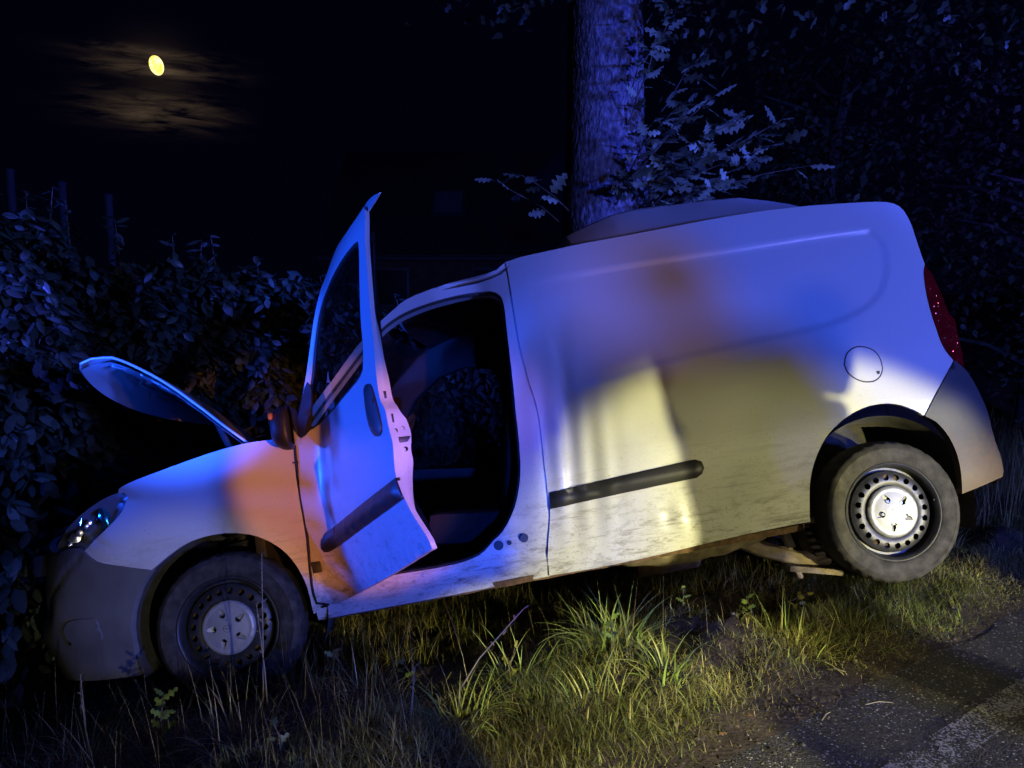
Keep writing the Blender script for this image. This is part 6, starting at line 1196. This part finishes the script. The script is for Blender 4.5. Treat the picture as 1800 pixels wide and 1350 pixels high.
seedling(-1.27, 2.62, .20, 10, 'yellow green seedling before the front bumper', 1, .55, (0.22, 0.30, 0.04))
seedling(0.72, 3.15, .13, 5, 'small pale seedling on the churned soil', 2, .42)
seedling(1.22, 3.30, .14, 6, 'yellow leaved seedling left of the rear tyre', 3, .42, (0.32, 0.30, 0.05))
seedling(1.02, 3.18, .12, 6, 'low green seedling in front of the dark hole', 4, .42)
seedling(-0.42, 2.95, .12, 5, 'pale green seedling below the open door', 5, .45, (0.16, 0.24, 0.08))
seedling(-0.02, 2.72, .13, 4, 'yellowish seedling beside the left bright tuft', 6, .4, (0.30, 0.28, 0.05))
seedling(0.38, 2.82, .14, 6, 'leafy seedling inside the largest tuft', 7, .45)
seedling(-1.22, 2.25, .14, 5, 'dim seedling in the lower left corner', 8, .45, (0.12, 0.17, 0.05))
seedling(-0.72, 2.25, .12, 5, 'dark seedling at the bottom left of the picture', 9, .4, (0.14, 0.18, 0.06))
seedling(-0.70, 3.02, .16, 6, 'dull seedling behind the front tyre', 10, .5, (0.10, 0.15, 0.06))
def dry_weeds():
    for i, (x, y, h, lx, lab) in enumerate(((-0.93, 2.72, 0.66, .02, 'tall dry weed stalk standing before the front tyre'), (-0.90, 2.70, 0.48, -.03, 'shorter dry stalk beside the tall one before the front tyre'), (-1.60, 2.72, .34, .0, 'greyish dry weed before the bumper corner'), (-0.22, 2.60, .34, .26, 'leaning dry weed with a seed head below the sill'), (-0.33, 2.35, .20, .02, 'pale dead leaf stalk at the bottom of the picture'))):
        gz = float(ground_z(x, y)); w = empty('dry_weed', (x, y, gz), lab, 'weed', 'dry weed stalks'); rng = np.random.default_rng(50 + i)
        tip = Vector((lx, 0, h)); B().tube([(0, 0, -.02), (lx * .4, .01, h * .45), tuple(tip)], [.0032, .0026, .0012], 6).make('stalk', mat('dry_stalk%d' % i, (0.26, 0.22, 0.15), .8), w)
        for k in range(9):
            t = .55 + .45 * k / 8; p = Vector((0, 0, 0)).lerp(tip, t); a = k * 2.4; d = Vector((math.cos(a), math.sin(a), .9))
            o = bpy.data.objects.new('seed_leaf', DRY_ME); COL.objects.link(o); o.parent = w; o.matrix_local = leaf_matrix(p, d, (0, 0, 1), 0, rng.uniform(.5, 1.1))
DRY_ME = leaf_mesh('seed_leaf', 0.022, 0.009, mat('dry_leaf', (0.30, 0.22, 0.12), .8), 0, .3, .3, 4)
dry_weeds()
def litter():
    FL = leaf_mat('fallen_leaf', (0.26, 0.15, 0.06), .7, .1); me = leaf_mesh('fallen_leaf', 0.045, 0.028, FL, 2, .5, .3, 8)
    for x, y, a, lab in ((0.66, 2.32, .3, 'small brown fallen leaf at the turf edge, lowest one'), (0.80, 2.42, 2.0, 'small brown fallen leaf at the turf edge, middle one'), (1.93, 3.12, 1.2, 'pale fallen leaf on the asphalt near the far turf edge'), (1.45, 2.62, 4.0, 'reddish fallen leaf on the open asphalt'), (0.52, 1.98, 1.0, 'pale fallen leaf scrap near the asphalt corner')):
        o = bpy.data.objects.new('fallen_leaf', me); COL.objects.link(o); o.matrix_world = leaf_matrix(Vector((x, y, .022)), (math.cos(a), math.sin(a), .1), (0, 0, 1), .3, 0.7); tag(o, lab, 'leaf', 'leaves on the road')
    for i, (x, y, a, L, lab) in enumerate(((0.32, 2.01, .2, .16, 'dry grass stem lying at the asphalt corner'), (1.22, 2.52, .1, .10, 'thin straw lying on the asphalt'), (1.25, 2.75, 2.9, .07, 'short straw lying on the asphalt farther off'), (1.03, 2.42, .8, .07, 'green grass scrap on the asphalt'))):
        p = empty('straw', (x, y, .006), lab, 'straw', 'straws on the road'); B().tube([(0, 0, 0), (L * .5 * math.cos(a), L * .5 * math.sin(a), .008), (L * math.cos(a), L * math.sin(a), 0.001)], [.002, .0018, .001], 5).make('stem', MATS['dry_stalk0'], p)
litter()

# ------------------------------------------------------------------ the helper on the road whose shadow falls on the van
def person(loc, facing, label):
    """standing figure: joints as a skinned skeleton; x to its right, y forward"""
    p = empty('person', loc, label, 'person', 'helpers standing on the road'); p.rotation_euler = (0, 0, facing)
    J = {'pelvis': ((0, 0, .98), .195), 'waist': ((0, .0, 1.12), .195), 'chest': ((0, .02, 1.32), .215), 'neckb': ((0, .0, 1.48), .075), 'neck': ((0, .02, 1.56), .058), 'head': ((0, .045, 1.66), .090), 'crown': ((0, .035, 1.75), .085)}
    E = [('pelvis', 'waist'), ('waist', 'chest'), ('chest', 'neckb'), ('neckb', 'neck'), ('neck', 'head'), ('head', 'crown')]
    for s, n in ((1, 'r'), (-1, 'l')):
        J['hip' + n] = ((.10 * s, 0, .90), .14); J['knee' + n] = ((.085 * s, .03 if s > 0 else .07, .50), .105); J['ankle' + n] = ((.075 * s, -.02 if s > 0 else .04, .09), .080); J['toe' + n] = ((.095 * s, .16 if s > 0 else .22, .04), .045)
        E += [('pelvis', 'hip' + n), ('hip' + n, 'knee' + n), ('knee' + n, 'ankle' + n), ('ankle' + n, 'toe' + n)]
        J['sh' + n] = ((.23 * s, .0, 1.44), .085); E += [('chest', 'sh' + n)]
        if s < 0: arm = ((-.37, .04, 1.16), (-.46, .14, .90), (-.49, .18, .81))
        else: arm = ((.29, -.02, 1.17), (.26, .06, .93), (.25, .10, .85))
        for k, (q, r) in enumerate(zip(arm, (.075, .058, .045))): J['arm%d%s' % (k, n)] = (q, r)
        E += [('sh' + n, 'arm0' + n), ('arm0' + n, 'arm1' + n), ('arm1' + n, 'arm2' + n)]
    names = list(J); me = bpy.data.meshes.new('body'); me.from_pydata([J[n][0] for n in names], [(names.index(a), names.index(b)) for a, b in E], []); me.update()
    o = link('body', me, MATS.get('dark_uniform') or mat('dark_uniform', (0.035, 0.038, 0.055), .85, var=.2, scale=14), p)
    bpy.context.view_layer.objects.active = o
    md = o.modifiers.new('skin', 'SKIN'); md.use_smooth_shade = True; sv = o.data.skin_vertices[0].data
    for i, n in enumerate(names): sv[i].radius = (J[n][1], J[n][1] * (0.72 if n in ('pelvis', 'waist', 'chest') else 1.0)); sv[i].use_root = (n == 'pelvis')
    o.modifiers.new('sub', 'SUBSURF').levels = 2; o.modifiers['sub'].render_levels = 2
    SKIN = MATS.get('skin') or mat('skin', (0.45, 0.29, 0.21), .6, var=.08)
    for s in (1, -1):
        w = Vector((.25, .10, .85)) if s > 0 else Vector((-.49, .18, .81)); d = Vector((0, .05, -.12)) if s > 0 else Vector((-.04, .03, -.12)); d.normalize(); side_ = Vector((1, 0, 0)); up = d.cross(side_)
        pts = [w, w + d * .045, w + d * .09]; ed = [(0, 1), (1, 2)]; rad = [.030, .036, .034]
        for k, (off, L) in enumerate(((-.030, .070), (-.010, .080), (.010, .075), (.030, .058))):
            a = len(pts); pts += [w + d * .095 + side_ * off, w + d * (.095 + L * .5) + side_ * off * 1.1 - up * .012, w + d * (.095 + L * .85) + side_ * off * 1.1 - up * .035]; ed += [(2, a), (a, a + 1), (a + 1, a + 2)]; rad += [.010, .009, .0075]
        a = len(pts); pts += [w + d * .04 - side_ * s * .045, w + d * .08 - side_ * s * .065 - up * .02]; ed += [(1, a), (a, a + 1)]; rad += [.012, .010]
        hm = bpy.data.meshes.new('hand'); hm.from_pydata([tuple(q) for q in pts], ed, []); hm.update(); h = link('hand', hm, SKIN, p); bpy.context.view_layer.objects.active = h
        m2 = h.modifiers.new('skin', 'SKIN'); m2.use_smooth_shade = True; sv = h.data.skin_vertices[0].data
        for i, r_ in enumerate(rad): sv[i].radius = (r_, r_); sv[i].use_root = (i == 0)
        h.modifiers.new('sub', 'SUBSURF').levels = 1
    bm = bmesh.new(); bmesh.ops.create_uvsphere(bm, u_segments=24, v_segments=16, radius=1)
    for v in bm.verts:
        x, y, z = v.co; v.co = (x * .082, y * .098 + .045, z * .118 + 1.675)
        if z < -.3: v.co.x *= 1 + .35 * (z + .3); 
        if y > .75 and -.25 < z < .05: v.co.y += .018
    me = bpy.data.meshes.new('face'); bm.to_mesh(me); bm.free(); me.polygons.foreach_set('use_smooth', [True] * len(me.polygons)); link('face', me, SKIN, p)
    for s in (1, -1): B().lathe([(.0001, .006), (.010, .003), (.012, -.004)], 12, c=(.033 * s, .135, 1.69)).make('eye', MATS['black_trim_plastic'], p)
    B().tube([(-.025, .135, 1.625), (0, .142, 1.622), (.025, .135, 1.625)], .004, 6).make('mouth', MATS.get('lip') or mat('lip', (.35, .15, .12), .6), p)
    B().lathe([(.104, .0), (.106, .03), (.100, .075), (.075, .115), (.03, .135), (.0001, .138)], 28, axis='z', c=(0, .03, 1.70)).box((0, .135, 1.70), (.15, .09, .012), bev=.004).make('cap', MATS['dark_uniform'], p)
    return p
person((2.79, 1.23, 0.0), math.radians(45), 'person in dark uniform standing on the road')

def grit():
    """crumbled asphalt, pebbles and soil crumbs along the road edge"""
    rng = np.random.default_rng(77); n = 2600; d = np.concatenate([rng.normal(0.0, 0.10, n // 2), rng.uniform(-0.1, 0.8, n // 2)]); s = rng.uniform(-2.2, 3.6, n); x, y = from_ds(d, s); z = np.maximum(ground_z(x, y), np.where(d < -0.05, 0.0, -1))
    V = []; F = []; C = []
    base = np.array([(1, 0, 0), (-1, 0, 0), (0, 1, 0), (0, -1, 0), (0, 0, 1), (0, 0, -1)], float); fc = np.array([(0, 2, 4), (2, 1, 4), (1, 3, 4), (3, 0, 4), (2, 0, 5), (1, 2, 5), (3, 1, 5), (0, 3, 5)])
    for i in range(n):
        r_ = rng.uniform(.002, .007) * (1.8 if rng.random() < .08 else 1); a = rng.uniform(0, 6.28); R_ = np.array([[math.cos(a), -math.sin(a), 0], [math.sin(a), math.cos(a), 0], [0, 0, 1]])
        V.append((base * rng.uniform(.6, 1.3, (6, 1)) * r_ * (1, 1, .7)) @ R_.T + (x[i], y[i], z[i] + r_ * .3)); F.append(fc + 6 * i); c = np.array([.10, .085, .07]) * rng.uniform(.35, 2.2); C.append(np.repeat(c[None], 6, 0))
    V = np.concatenate(V); F = np.concatenate(F); C = np.concatenate(C)
    o = mesh('grit', V, F, LEAFVC, smooth=False); at = o.data.color_attributes.new('Col', 'FLOAT_COLOR', 'POINT'); at.data.foreach_set('color', np.hstack([C, np.ones((len(C), 1))]).astype(np.float32).ravel())
    tag(o, 'crumbled grit and soil along the asphalt edge', 'grit', kind='stuff')
grit()
